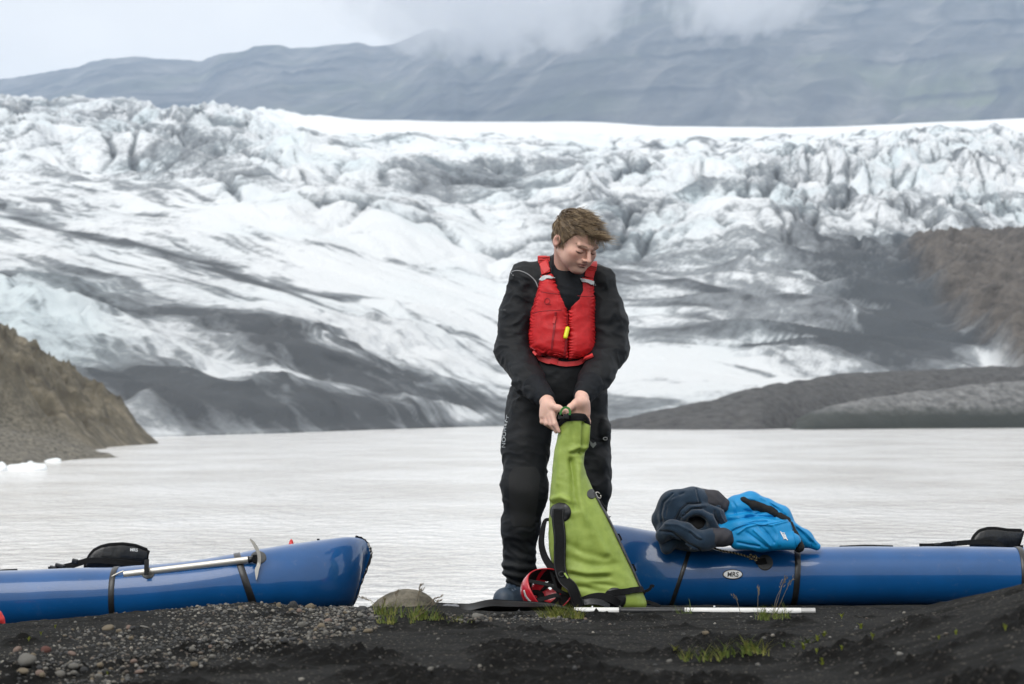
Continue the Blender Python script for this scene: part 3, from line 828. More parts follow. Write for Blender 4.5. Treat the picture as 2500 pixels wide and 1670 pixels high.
class Surf:
    """finds points of a surface as the photographer sees them"""
    def __init__(self, V, F):
        self.b = BVHTree.FromPolygons([Vector(v) for v in V], [tuple(int(i) for i in f) for f in F])
    def hit(self, px, py, lift=0.0, dflt=None):
        d = Vector(((px - 1250) / FPX, 1.0, -(py - HZ) / FPX)).normalized()
        o = Vector((0, 0, CZ))
        loc, nrm, i, dist = self.b.ray_cast(o, d)
        if loc is None:
            if dflt is None: return None
            q = o + d * (dflt / d.y)
            loc, nrm, i, dist = self.b.find_nearest(q)
        if nrm.dot(d) > 0: nrm = -nrm
        return np.array(loc + nrm * lift), np.array(nrm)
    def line(self, pts, n, lift, dflt):
        p = spline(np.array([(a, b, 0) for a, b in pts], float), n)
        r = [self.hit(a, b, lift, dflt) for a, b, _ in p]
        return np.array([x[0] for x in r]), np.array([x[1] for x in r])
    def strap(self, mb, pts, w, th, n=24, lift=0.003, dflt=9.6):
        p, nr = self.line(pts, n, lift, dflt)
        return mb.ribbon(p, w, th, nr)
    def cord(self, mb, pts, r, n=24, lift=0.001, dflt=9.6, k=6):
        p, nr = self.line(pts, n, lift, dflt)
        return mb.tube(p, r, k, up=nr)
    def disc(self, mb, cx, cy, rx, ry, ang=0.0, lift=0.003, th=0.004, nr=5, ns=28, dflt=9.6):
        """a patch that lies on the surface"""
        vt = []; a = np.linspace(0, 2 * np.pi, ns, endpoint=False); ca, sa = math.cos(ang), math.sin(ang)
        ringsv = [(0.0, lift)] + [(k / nr, lift) for k in range(1, nr + 1)] + [(1.02, lift - th)]
        for q, lf in ringsv:
            for t_ in a:
                x, y = rx * q * math.cos(t_), ry * q * math.sin(t_)
                vt.append(self.hit(cx + x * ca - y * sa, cy + x * sa + y * ca, lf, dflt)[0])
        return mb.add(vt, [tuple(q) for q in grid_faces(ns, len(ringsv), True)])

_txt = {}
def glyphs(s, bold=0.0):
    cu = bpy.data.curves.new('letters', 'FONT'); cu.body = s; cu.size = 1.0; cu.offset = bold; cu.align_x = 'CENTER'; cu.align_y = 'CENTER'
    cu.resolution_u = 3
    o = bpy.data.objects.new('letters', cu); COL.objects.link(o)
    bpy.context.view_layer.update()
    me = bpy.data.meshes.new_from_object(o.evaluated_get(bpy.context.evaluated_depsgraph_get()))
    v = np.array([q.co[:] for q in me.vertices]); f = [tuple(p.vertices) for p in me.polygons]
    bpy.data.objects.remove(o); bpy.data.curves.remove(cu); bpy.data.meshes.remove(me)
    return v, f
def lettering(name, s, surf, cx, cy, size, ang, mat, parent, lift=0.003, dflt=9.6, sx=1.0, shear=0.0, bold=0.0):
    v, f = glyphs(s, bold)
    ca, sa = math.cos(ang), math.sin(ang)
    out = []
    for x, y, _ in v:
        x = (x * sx + shear * y) * size; y = -y * size
        out.append(surf.hit(cx + x * ca - y * sa, cy + x * sa + y * ca, lift, dflt)[0])
    return mesh_obj(name, out, f, mat, parent, False)
def strokes(name, segs, surf, wpx, mat, parent, lift=0.003, dflt=9.6, th=0.002):
    mb = MB()
    for pts in segs:
        p, nr = surf.line(pts, 3 * len(pts), lift, dflt)
        mb.ribbon(p, wpx / FPX * dflt, th, nr)
    return mb.build(name, mat, parent, False)

# ------------------------------------------------------------------ the man
m_skin = bpy.data.materials.new('skin'); m_skin.use_nodes = True
t = m_skin.node_tree; b = t.nodes['Principled BSDF']; L = t.links.new
va = attr(t, 'tone')
n1 = node(t, 'ShaderNodeTexNoise', Scale=70.0, Detail=4.0); tcn = node(t, 'ShaderNodeTexCoord'); L(tcn.outputs['Object'], n1.inputs['Vector'])
r1 = t.nodes.new('ShaderNodeValToRGB'); r1.color_ramp.elements[0].color = (0.90, 0.87, 0.86, 1); r1.color_ramp.elements[1].color = (1.06, 1.06, 1.06, 1)
L(n1.outputs['Fac'], r1.inputs['Fac'])
mx = t.nodes.new('ShaderNodeMix'); mx.data_type = 'RGBA'; mx.blend_type = 'MULTIPLY'; mx.inputs['Factor'].default_value = 1
L(va.outputs['Color'], mx.inputs['A']); L(r1.outputs['Color'], mx.inputs['B']); L(mx.outputs['Result'], b.inputs['Base Color'])
b.inputs['Roughness'].default_value = 0.5; b.inputs['Specular IOR Level'].default_value = 0.4
b.inputs['Subsurface Weight'].default_value = 0.12; b.inputs['Subsurface Radius'].default_value = (0.01, 0.004, 0.002); b.inputs['Subsurface Scale'].default_value = 0.6

yaw, pit = math.radians(35), math.radians(31)
HF = np.array([math.sin(yaw) * math.cos(pit), -math.cos(yaw) * math.cos(pit), -math.sin(pit)])
HL = np.array([math.cos(yaw), math.sin(yaw), 0.0])
HU_ = np.cross(HF, HL) * -1.0
HU_ = np.cross(HL, HF); HU_ = HU_ if HU_[2] > 0 else -HU_
rol = math.radians(-3)
HL, HU_ = HL * math.cos(rol) + HU_ * math.sin(rol), HU_ * math.cos(rol) - HL * math.sin(rol)
HC = P(1405, 590, 9.84)
HR = np.stack([HL, HF, HU_], 1)          # columns: left, forward, up
HS = np.array([1.12, 1.13, .94])
def hd(l, f, u_): return HC + HS[0] * l * HL + HS[1] * f * HF + HS[2] * u_ * HU_

def head_ops(s):
    q = HS; m = 1.06
    s.ell(hd(0, -.012, .022), np.array((.074, .095, .088)) * q, HR, .02)
    s.ell(hd(0, .030, -.041), np.array((.059, .062, .068)) * q, HR, .03)
    for d in (-1, 1):
        s.cone(hd(d * .050, .000, -.058), hd(d * .019, .068, -.096), .015 * m, .014 * m, .03)
        s.ell(hd(d * .042, .058, -.022), np.array((.022, .024, .020)) * q, HR, .025)
        s.ell(hd(d * .036, .050, -.058), np.array((.025, .027, .028)) * q, HR, .03)
        s.cone(hd(d * .041, .078, .026), hd(d * .010, .089, .021), .0105 * m, .0105 * m, .012)
    s.ell(hd(0, .071, -.098), np.array((.022, .020, .017)) * q, HR, .025)
    for d in (-1, 1):
        s.ell(hd(d * .031, .102, .001), np.array((.019, .017, .0125)) * q, HR, .012, 's')
        s.ell(hd(d * .032, .0785, .000), np.array((.0160, .0130, .0125)) * q, HR, .004)
    s.cone(hd(0, .089, .017), hd(0, .117, -.028), .0068 * m, .0096 * m, .008)
    for d in (-1, 1):
        s.ell(hd(d * .0115, .103, -.033), np.array((.0085, .010, .0075)) * q, HR, .006)
        s.ell(hd(d * .006, .108, -.044), np.array((.004, .006, .004)) * q, HR, .004, 's')
    s.ell(hd(0, .088, -.053), np.array((.026, .012, .014)) * q, HR, .012)
    s.ell(hd(0, .0945, -.0560), np.array((.021, .007, .0048)) * q, HR, .005)
    s.ell(hd(0, .0930, -.0675), np.array((.018, .0078, .0062)) * q, HR, .005)
    s.cone(hd(-.020, .0965, -.0615), hd(.020, .0965, -.0615), .0018, .0018, .004, 's')
    s.ell(hd(0, .098, -.079), np.array((.016, .006, .005)) * q, HR, .008, 's')
    for d in (-1, 1):
        s.ell(hd(d * .077, -.014, -.012), np.array((.011, .019, .032)) * q, HR, .006)
        s.ell(hd(d * .089, -.006, -.008), np.array((.008, .010, .018)) * q, HR, .006, 's')

NECK0 = P(1386, 690, 9.98)
def neck_ops(s):
    s.cone(hd(0, -.038, -.055), NECK0, .053, .062, .03)

# wrists and hands
WR = P(1333, 976, 9.68)      # his right, at the left of the picture
WL = P(1422, 966, 9.68)
HY0 = 9.63
def pt(x, y, Y=HY0): return P(x, y, Y)
def hands_ops(s):
    # right hand: back of the hand to the camera, fingers pinching the rim
    s.chain([WR, pt(1337, 990)], [.028, .029], .02)
    s.ell(pt(1340, 1004, 9.615), (.036, .020, .036), None, .02)
    s.cone(pt(1337, 990), pt(1326, 1016, 9.615), .022, .015, .02)
    s.cone(pt(1341, 990), pt(1349, 1014, 9.600), .022, .0155, .02)
    s.chain([pt(1348, 1012, 9.598), pt(1355, 1035, 9.575), pt(1364, 1053, 9.572)], [.0135, .0115, .0085], .006)     # index
    s.chain([pt(1340, 1016, 9.602), pt(1346, 1036, 9.590), pt(1358, 1054, 9.592)], [.0135, .0115, .0085], .005)     # middle
    s.chain([pt(1332, 1020, 9.608), pt(1334, 1034, 9.600), pt(1346, 1044, 9.616)], [.0125, .0110, .0085], .005)     # ring
    s.chain([pt(1324, 1018, 9.615), pt(1324, 1030, 9.612), pt(1334, 1036, 9.632)], [.0110, .0100, .0080], .005)     # little
    s.chain([pt(1349, 992, 9.600), pt(1364, 997, 9.585), pt(1377, 1004, 9.580), pt(1384, 1014, 9.580)], [.016, .0135, .0115, .0090], .010)  # thumb
    # left hand: dips into the bag, thumb towards the middle
    s.chain([WL, pt(1419, 982)], [.027, .030], .02)
    s.ell(pt(1415, 1000, 9.640), (.043, .019, .040), None, .02)
    s.cone(pt(1428, 984), pt(1433, 1010, 9.635), .020, .013, .015)
    s.chain([pt(1431, 1006, 9.635), pt(1436, 1030, 9.640), pt(1436, 1052, 9.655)], [.0125, .0105, .0085], .006)
    s.chain([pt(1422, 1014, 9.635), pt(1425, 1040, 9.640), pt(1424, 1064, 9.655)], [.0130, .0110, .0085], .005)
    s.chain([pt(1412, 1016, 9.635), pt(1413, 1044, 9.640), pt(1411, 1070, 9.655)], [.0130, .0110, .0085], .005)
    s.chain([pt(1402, 1014, 9.635), pt(1402, 1040, 9.640), pt(1399, 1062, 9.655)], [.0125, .0110, .0085], .005)
    s.chain([pt(1404, 986, 9.630), pt(1393, 994, 9.612), pt(1384, 1003, 9.600), pt(1380, 1014, 9.604)], [.017, .0135, .0115, .009], .010)

SHR, ELR = P(1284, 690, 10.03), P(1258, 860, 10.00)
SHL, ELL_ = P(1462, 696, 10.00), P(1487, 862, 9.97)
HIPR, KNR, ANR = P(1297, 1010, 10.02), P(1280, 1195, 9.96), P(1271, 1425, 10.02)
HIPL, KNL, ANL = P(1425, 1010, 10.06), P(1440, 1185, 10.02), P(1428, 1425, 10.12)
TC = P(1376, 755, 10.02)
GZR = float(ground_z(ANR[0], ANR[1])); GZL = float(ground_z(ANL[0], ANL[1]))

body = S()
head_ops(body); neck_ops(body)
body.ell(TC, (.135, .095, .20), None, .05)
body.ell(P(1368, 940, 10.03), (.14, .09, .14), None, .06)
body.chain([P(1300, 690, 10.02), ELR, WR], [.055, .042, .030], .04)
body.chain([P(1450, 694, 10.0), ELL_, WL], [.055, .042, .030], .04)
hands_ops(body)
for hp_, kn, an, gz_, toe in ((HIPR, KNR, ANR, GZR, (-.055, -.13)), (HIPL, KNL, ANL, GZL, (.04, -.14))):
    body.chain([hp_, kn, an], [.075, .052, .036], .04)
    body.cone((an[0], an[1] + .02, gz_ + .045), (an[0] + toe[0] * .8, an[1] + toe[1] * .8, gz_ + .04), .034, .026, .02)
BV, BF = body.mesh(0.0028, zfine=([(.72, .95), (1.40, 1.80)], .014))
BV = lap(BV, BF, 1, .4)
# skin tones: lips, cheeks, ears, nose, brows, lashes, stubble; plus painted shade in mouth and lid creases
def gsp(c, r, R=None):
    q = BV - c
    if R is not None: q = q @ R
    return np.exp(-np.sum((q / np.array(r)) ** 2, 1))
tone = np.tile(np.array([0.70, 0.435, 0.34]), (len(BV), 1))
def tint(w, c): 
    global tone
    w = np.clip(w, 0, 1)[:, None]; tone = tone * (1 - w) + np.array(c) * w
for d in (-1, 1):
    tint(.65 * gsp(hd(d * .044, .070, -.030), (.022, .03, .022), HR), (.66, .29, .23))
    tint(.75 * gsp(hd(d * .080, -.012, -.01), (.012, .02, .034), HR), (.68, .32, .27))
tint(.7 * gsp(hd(0, .114, -.028), (.012, .014, .018), HR), (.68, .34, .28))
tint(.35 * gsp(hd(0, .09, .04), (.06, .04, .03), HR), (.70, .43, .34))
tint(.40 * gsp(hd(0, .07, -.092), (.055, .05, .030), HR), (.55, .37, .30))
tint(.9 * gsp(hd(0, .101, -.0560), (.022, .010, .0050), HR), (.50, .21, .19))
tint(.9 * gsp(hd(0, .099, -.0675), (.019, .010, .0065), HR), (.56, .25, .22))
tint(gsp(hd(0, .100, -.0615), (.018, .012, .0026), HR) * .8, (.26, .10, .09))  # shade in the slit between the lips, painted into the tone
lq = ((BV - HC) @ HR) / HS
al_, ff_, uu_ = np.abs(lq[:, 0]), lq[:, 1], lq[:, 2]
inface = ss(.055, .066, ff_) * (np.abs(uu_) < .05)
ub = .0275 + .10 * (al_ - .014) - .55 * np.maximum(al_ - .036, 0)
tint(.85 * np.exp(-((uu_ - ub) / .0040) ** 2) * ss(.011, .018, al_) * ss(.055, .046, al_) * inface, (.16, .10, .062))
ul = -.0065 + 9.0 * (al_ - .032) ** 2
tint(1.1 * np.exp(-((uu_ - ul) / .0026) ** 2) * ss(.016, .020, al_) * ss(.050, .044, al_) * inface, (.05, .034, .028))
tint(.40 * np.exp(-((uu_ - .0060) / .0030) ** 2) * ss(.016, .021, al_) * ss(.049, .043, al_) * inface, (.34, .18, .14))  # upper lid crease: its shade is painted into the tone
hn = np.minimum(np.linalg.norm(BV - pt(1340, 1020), axis=1), np.linalg.norm(BV - pt(1415, 1005), axis=1)) < .09
w_ = hn * np.clip(.5 + .9 * fbm3(BV * 38, 3, 3), 0, 1) * .5
tint(w_, (.72, .40, .33))
tint(hn * .35, (.76, .54, .45))
FEET = (P(1350, 1470, 10.0)); FEET[2] = min(GZR, GZL)
man = thing('person', FEET, 'person in black drysuit and red life vest bending over the green bag', 'person')
body_o = mesh_obj('body', BV, BF, m_skin, man, True, {'tone': tone})

# hair: a cap plus wind-blown locks
m_hair = bpy.data.materials.new('hair'); m_hair.use_nodes = True
t = m_hair.node_tree; b = t.nodes['Principled BSDF']; L = t.links.new
r1 = t.nodes.new('ShaderNodeValToRGB'); r1.color_ramp.elements[0].color = (0.07, 0.048, 0.028, 1); r1.color_ramp.elements[1].color = (0.60, 0.46, 0.28, 1)
x_ = r1.color_ramp.elements.new(.55); x_.color = (0.22, 0.155, 0.09, 1)
L(attr(t, 'lock').outputs['Fac'], r1.inputs['Fac']); L(r1.outputs['Color'], b.inputs['Base Color']); b.inputs['Roughness'].default_value = .5
CRc = np.array((.078, .099, .096)); CRo = (0, -.014, .032)
HLX = [-.12, -.05, -.012, .012, .030, .045, .060, .078, .11]; HLZ = [-.075, -.070, -.018, -.026, .014, .054, .074, .083, .088]
cap = S()
cap.ell(hd(*CRo), (CRc + .002) * HS, HR, .01)
def below(p):          # hairline
    q = (p - HC) @ HR / HS
    return (np.interp(q[:, 1], HLX, HLZ) - q[:, 2]) * .7
cap.fn(below, HC, 1.0, .008, 'i')
CV, CF = cap.mesh(.0034, lambda p: .004 * fbm3(((p - HC) @ HR) * np.array([70., 28., 50.]), 3, 9) - .001, .006)
rs_ = np.random.default_rng(21)
WIND = np.array([1.0, -.15, .10])
def lock(p0, wind, grav, dirs, length, r0, seg=6, jit=.10, out=1.02):
    pts = [p0]; d = dirs / np.linalg.norm(dirs); p = p0.copy()
    for k in range(seg):
        d = d + WIND * .13 * (k + 1) * rs_.uniform(.5, 1.2) * wind + np.array([0, 0, -.22]) * grav + rs_.normal(size=3) * jit
        d /= np.linalg.norm(d)
        p = p + d * length / seg
        q = ((p - hd(*CRo)) @ HR) / (CRc * HS)
        m_ = np.linalg.norm(q)
        if m_ < out: p = hd(*CRo) + HR @ (q / m_ * out * CRc * HS)
        pts.append(p.copy())
    return np.array(pts), np.linspace(r0, r0 * .3, seg + 1)
hmb = MB(); hcol = []
def put(pts, rr, c_):
    n0 = hmb.n; hmb.tube(pts, rr, 3, cap=False); k = hmb.n - n0
    hcol.append(np.clip(c_ + np.repeat(np.linspace(-.08, .22, k // 3), 3), 0, 1))
# strands grow in locks that share a direction
for _ in range(620):
    v = rs_.normal(size=3); v /= np.linalg.norm(v)
    q = v * CRc + np.array(CRo)
    if q[2] < np.interp(q[1], HLX, HLZ) + .003: continue
    nw = HR @ (v / CRc); nw /= np.linalg.norm(nw)
    top = float(ss(.02, .085, q[2])); front = float(ss(-.02, .06, q[1]))
    d0 = nw * .30 + HF * (.70 * top) + HL * (.30 + .35 * front) * top - HU_ * (1 - top) * .9 + HF * (1 - top) * .25 + rs_.normal(size=3) * .16
    Lh = rs_.uniform(.034, .052) * (1 - .40 * (1 - top)) + front * top * rs_.uniform(0, .022)
    tone_ = np.clip(rs_.normal(.38, .20), .0, .95); o_ = rs_.uniform(1.03, 1.08) + .14 * top * rs_.random()
    for k in range(6):
        p0 = hd(*q) + rs_.normal(size=3) * .0035
        pts, rr = lock(p0, .22 + .45 * front * top, .30 + .12 * front, d0 + rs_.normal(size=3) * .14, Lh * rs_.uniform(.85, 1.1), rs_.uniform(.0007, .0014), 6, .07, o_)
        put(pts, rr, tone_ + rs_.normal() * .08)
for _ in range(44):   # forelock carried off by the wind, and fringe over the brow
    q = np.array([rs_.uniform(-.015, .060), rs_.uniform(.066, .082), rs_.uniform(.070, .092)])
    blow = rs_.random() < .5
    d0 = HF * .55 + WIND * rs_.uniform(.5, 1.0) + HU_ * rs_.uniform(-.25, .15) if blow else HF * .35 + HL * rs_.uniform(-.2, .4) - HU_ * rs_.uniform(.3, .7)
    tone_ = np.clip(rs_.normal(.50, .16), .05, .95); Lh = rs_.uniform(.055, .092) if blow else rs_.uniform(.040, .060)
    for k in range(5):
        pts, rr = lock(hd(*q) + rs_.normal(size=3) * .004, 1.0 if blow else .15, rs_.uniform(.35, .65) if blow else 1.2, d0 + rs_.normal(size=3) * .12, Lh * rs_.uniform(.8, 1.15), rs_.uniform(.0006, .0012), 8, .08)
        put(pts, rr, tone_ + rs_.normal() * .08)
for _ in range(26):    # loose strands standing off the crown
    p0 = hd(rs_.uniform(-.03, .02), rs_.uniform(-.03, .03), .124)
    pts, rr = lock(p0, rs_.uniform(.8, 1.6), .1, HU_ * 1.0 + WIND * .1, rs_.uniform(.035, .065), .0007, 8); put(pts, rr, .6)
hmb.add(CV, [tuple(q) for q in CF]); hcol.append(np.clip(.25 + .5 * fbm3(((CV - HC) @ HR) * np.array([60., 25., 40.]), 3, 2), 0, .6))
hair = mesh_obj('hair', np.concatenate(hmb.v), hmb.f, m_hair, man, True, {'lock': np.concatenate(hcol)})

# drysuit
m_suit = mk('drysuit_fabric', (0.0030, 0.0046, 0.0068), .60, .25, 9, .25, 420, spec=.34)
m_neo = mk('neoprene', (0.0042, 0.0062, 0.0095), .72, .2, 30, .15, 600, spec=.3)
suit = S()
suit.ell(P(1376, 735, 10.02), (.165, .118, .215), None, .05)
suit.ell(P(1372, 900, 10.03), (.155, .112, .16), None, .06)
suit.ell(P(1362, 965, 10.04), (.205, .120, .13), None, .06)
suit.cone(P(1282, 674, 10.03), P(1466, 684, 10.0), .062, .060, .045)
suit.chain([P(1287, 690, 10.03), P(1263, 775, 10.03), P(1255, 855, 10.0), P(1292, 925, 9.83), P(1318, 962, 9.72)], [.070, .076, .072, .060, .046], .03)
suit.chain([P(1463, 694, 10.0), P(1481, 780, 10.0), P(1487, 855, 9.97), P(1452, 925, 9.82), P(1430, 954, 9.72)], [.064, .084, .078, .060, .044], .03)
suit.chain([HIPR, P(1283, 1090, 9.99), KNR, P(1271, 1290, 9.98), P(1267, 1385, 10.0), P(1272, 1424, 10.02)], [.108, .096, .090, .071, .058, .050], .04)
suit.chain([HIPL, P(1433, 1090, 10.03), KNL, P(1432, 1290, 10.06), P(1428, 1385, 10.1), P(1428, 1424, 10.12)], [.100, .090, .086, .071, .058, .050], .04)
suit.ell(P(1473, 1052, 10.0), (.030, .075, .055), None, .02)       # cargo pocket
suit.ell(P(1466, 1130, 10.0), (.036, .075, .085), None, .03)
def folds(p):
    z = p[:, 2]
    leg = ss(.75, .55, z); arm = ss(.80, .95, z) * ss(.13, .17, np.abs(p[:, 0] - P(1374, 800, 10)[0]))
    q = p + .024 * np.stack([pn3(p * 9, 1), pn3(p * 9, 2), pn3(p * 9, 3)], 1)
    a = 1 - 2 * np.abs(pn3(np.stack([q[:, 0] * 9 + q[:, 2] * 5, q[:, 1] * 9, q[:, 2] * 17], 1), 4))
    b_ = 1 - 2 * np.abs(pn3(np.stack([q[:, 0] * 12 - q[:, 2] * 7, q[:, 1] * 10, q[:, 2] * 10], 1), 7))
    fine = np.maximum(1 - 3.2 * np.abs(pn3(np.stack([q[:, 0] * 15 + q[:, 2] * 12, q[:, 1] * 14, q[:, 2] * 24], 1), 19)), 0)
    ank = ss(.26, .12, z) * ss(.0, .03, z)
    return -.0026 * fine * (.5 + .7 * arm + .5 * leg) - (.0052 * a + .0040 * b_ + .007 * pn3(q * np.array([5, 5, 7.]), 15)) * (.55 + .6 * arm + .40 * leg) - ank * .006 * np.sin(z * 150 + 5 * pn3(p * 7, 12) + p[:, 0] * 25)
SV, SF = suit.mesh(.0049, folds, .015)
keep = np.ones(len(SF), bool)
suit_o = mesh_obj('drysuit', SV, SF, m_suit, man)
suit_s = Surf(SV, SF)
# neck gasket and wrist cuffs
nk = S()
nk.cone(P(1384, 716, 9.985), P(1386, 636, 9.95), .098, .066, .03)
nk.ell(P(1392, 725, 9.945), (.085, .085, .10), None, .04)
NV_, NF_ = nk.mesh(.004, lambda p: -.003 * (1 - 2 * np.abs(pn3(np.stack([p[:, 0] * 10, p[:, 1] * 10, p[:, 2] * 26], 1), 3))), .006)
collar = mesh_obj('neck_collar', NV_, NF_, m_neo, man)
for a_, b_ in ((P(1306, 946, 9.76), P(1331, 973, 9.69)), (P(1441, 940, 9.755), P(1424, 966, 9.69))):
    cf = S(); cf.cone(a_, b_, .056, .0425, .01)
    v_, f_ = cf.mesh(.004, lambda p: -.002 * (1 - 2 * np.abs(pn3(p * 30, 5))), .004)
    mesh_obj('wrist_cuff', v_, f_, m_neo, man)
# knee patches, pocket flap, seams, lettering
m_patch = mk('knee_patch', (0.0048, 0.0056, 0.0068), .7, .15, 30, .3, 700)
m_seam = mk('reflective_piping', (0.30, 0.31, 0.32), .45, .1, 40)
m_print = mk('silver_print', (0.42, 0.45, 0.46), .5, .1, 40)
mb = MB(); pp = []
for yy in np.linspace(1140, 1285, 14):
    w_ = np.interp(yy, [1140, 1160, 1220, 1270, 1285], [26, 38, 34, 30, 22]); c_ = np.interp(yy, [1140, 1285], [1281, 1276])
    pp.append([suit_s.hit(c_ + w_ * x, yy, .0025, 9.9)[0] for x in np.linspace(-1, 1, 10)])
mb.add(np.array(pp), [tuple(q) for q in grid_faces(10, 14)]).build('knee_patch', m_patch, man)
mb = MB(); suit_s.strap(mb, [(1440, 1062), (1462, 1074), (1485, 1068)], .012, .004, 14, .003, 9.95); mb.build('pocket_flap', m_suit, man)
mb = MB(); p_, n_ = suit_s.hit(1477, 1069, .006, 9.95)
mb.tube(p_ + .009 * np.array([[math.cos(a), 0, math.sin(a) * .7] for a in np.linspace(0, 2 * math.pi, 14)]), .0022, 5, up=(0, 1, 0)); mb.build('eyelet', m_seam, man)
mb = MB(); suit_s.cord(mb, [(1239, 668), (1262, 661), (1286, 668), (1306, 685), (1314, 702)], .0024, 24, .001, 9.95); mb.build('shoulder_piping', m_seam, man)
lettering('leg_lettering', 'TYPHOON', suit_s, 1231.5, 1053, 13.0, math.radians(93), m_print, man, .0025, 9.95, 1.28)
lettering('sleeve_lettering', 'NOOHPYT'[::-1], suit_s, 1222, 757, 7.0, math.radians(2), mk('faint_print', (.10, .105, .11), .5), man, .0025, 10.0, .75)
# clogs
m_clog = mk('navy_foam', (0.030, 0.050, 0.080), .5, .15, 30, .1, 300)
for an, gz_, toe in ((ANR, GZR, (-.070, -.135)), (ANL, GZL, (.03, -.14))):
    a_ = np.array([an[0] + .005, an[1] + .045, gz_]); b_ = np.array([an[0] + toe[0], an[1] + toe[1], gz_]); d_ = (b_ - a_) / np.linalg.norm(b_ - a_); s_ = np.array([-d_[1], d_[0], 0])
    cg = S()
    cg.cone(a_ + (0, 0, .045), b_ + (0, 0, .040), .050, .050, .03)
    cg.cone(a_ + (0, 0, .085), a_ + d_ * .06 + np.array((0, 0, .085)), .046, .046, .03)
    cg.cone(a_ + (0, 0, .015), b_ + (0, 0, .013), .050, .053, .01)
    cg.cone(a_ + (0, 0, .10), a_ + (0, 0, .20), .040, .050, .008, 's')
    for i_ in range(3):
        for j_ in (-1, 0, 1):
            c_ = b_ - d_ * (.015 + .034 * i_) + s_ * j_ * .026 + np.array((0, 0, .088 + .008 * i_ - .012 * abs(j_)))
            cg.ell(c_, (.0078, .0078, .012), None, .004, 's')
    cg.fn(lambda p, g=gz_: (g + .001) - p[:, 2], a_, 9, .003, 'i')
    v_, f_ = cg.mesh(.0035)
    mesh_obj('clog', lap(v_, f_, 1, .4), f_, m_clog, man)

# life vest
m_red = mk('red_nylon', (0.60, 0.018, 0.022), .50, .12, 30, .22, 480, spec=.4)
m_red2 = mk('red_webbing', (0.66, 0.045, 0.045), .5, .1, 40, .2, 500)
m_redd = mk('dark_red_zip', (0.30, 0.010, 0.016), .5, .1, 40)
m_refl = mk('reflective_tape', (0.52, 0.54, 0.55), .35, .06, 60)
m_yel = mk('yellow_plastic', (0.80, 0.78, 0.02), .35, .05, 30)
torso = S()
torso.ell(P(1376, 735, 10.02), (.172, .128, .220), None, .05)
torso.ell(P(1374, 850, 10.02), (.166, .128, .15), None, .08)
torso.cone(P(1300, 690, 10.03), P(1452, 690, 10.0), .055, .055, .05)
def poly_sd(p, poly):
    x = p[:, 0]; z = p[:, 2]
    d = np.full(len(x), 1e9); ins = np.zeros(len(x), bool)
    n = len(poly)
    for i in range(n):
        ax, az = poly[i]; bx_, bz = poly[(i + 1) % n]
        ex, ez = bx_ - ax, bz - az; wx_, wz_ = x - ax, z - az
        t_ = np.clip((wx_ * ex + wz_ * ez) / (ex * ex + ez * ez), 0, 1)
        d = np.minimum(d, np.hypot(wx_ - ex * t_, wz_ - ez * t_))
        c = ((az > z) != (bz > z)) & (x < (bx_ - ax) * (z - az) / (bz - az + 1e-15) + ax)
        ins ^= c
    return np.where(ins, -d, d)
def pw(pts, Y=9.88): return [(P(a, b_, Y)[0], P(a, b_, Y)[2]) for a, b_ in pts]
LEFTP = pw([(1321, 672), (1347, 668), (1358, 692), (1372, 716), (1386, 741), (1386, 873), (1340, 866), (1294, 854), (1292, 815), (1297, 762), (1312, 715)])
RIGHTP = pw([(1423, 676), (1449, 680), (1452, 720), (1454, 770), (1455, 862), (1420, 874), (1389.5, 878), (1389.5, 741), (1402, 718), (1414, 698)])
vest = thing_parent = None
def panel(name, poly, seed):
    s = S()
    c = np.mean([np.array([a, 10.0, b_]) for a, b_ in poly], 0)
    s.fn(lambda p: torso.ev(p) - .020 - .012 * ss(.0, .035, -poly_sd(p, poly)), c, .4, .01, 'u')
    s.fn(lambda p: poly_sd(p, poly), c, .5, .018, 'i')
    pa = np.array(poly)
    lo = np.array([pa[:, 0].min() - .03, 9.72, pa[:, 1].min() - .03]); hi = np.array([pa[:, 0].max() + .03, 10.26, pa[:, 1].max() + .03])
    def dsp(p):
        e = poly_sd(p, poly)
        puck = np.exp(-(e / .018) ** 2) * .0028 * np.sin(p[:, 2] * 420 + 9 * pn3(p * 22, seed))
        return puck - .0032 * (1 - 2 * np.abs(pn3(p * np.array([9, 9, 16.]), seed))) - .0012 * fbm3(p * 40, 2, seed)
    return s.mesh(.0038, dsp, .008, lo, hi)
vL = panel('p', LEFTP, 11); vR = panel('p', RIGHTP, 13)
vest = mesh_obj('life_vest', vL[0], vL[1], m_red, man)
vestR = mesh_obj('front_panel', vR[0], vR[1], m_red, vest)
VV = np.concatenate([vL[0], vR[0]]); VF = np.concatenate([vL[1], vR[1] + len(vL[0])])
vs_ = Surf(np.concatenate([VV, SV, NV_]), np.concatenate([VF, SF + len(VV), NF_ + len(VV) + len(SV)]))
def vstrap(name, pts, w, th, mat, n=24, lift=.004, Y=9.82, par=None):
    mb = MB(); vs_.strap(mb, pts, w, th, n, lift, Y); return mb.build(name, mat, par or vest)
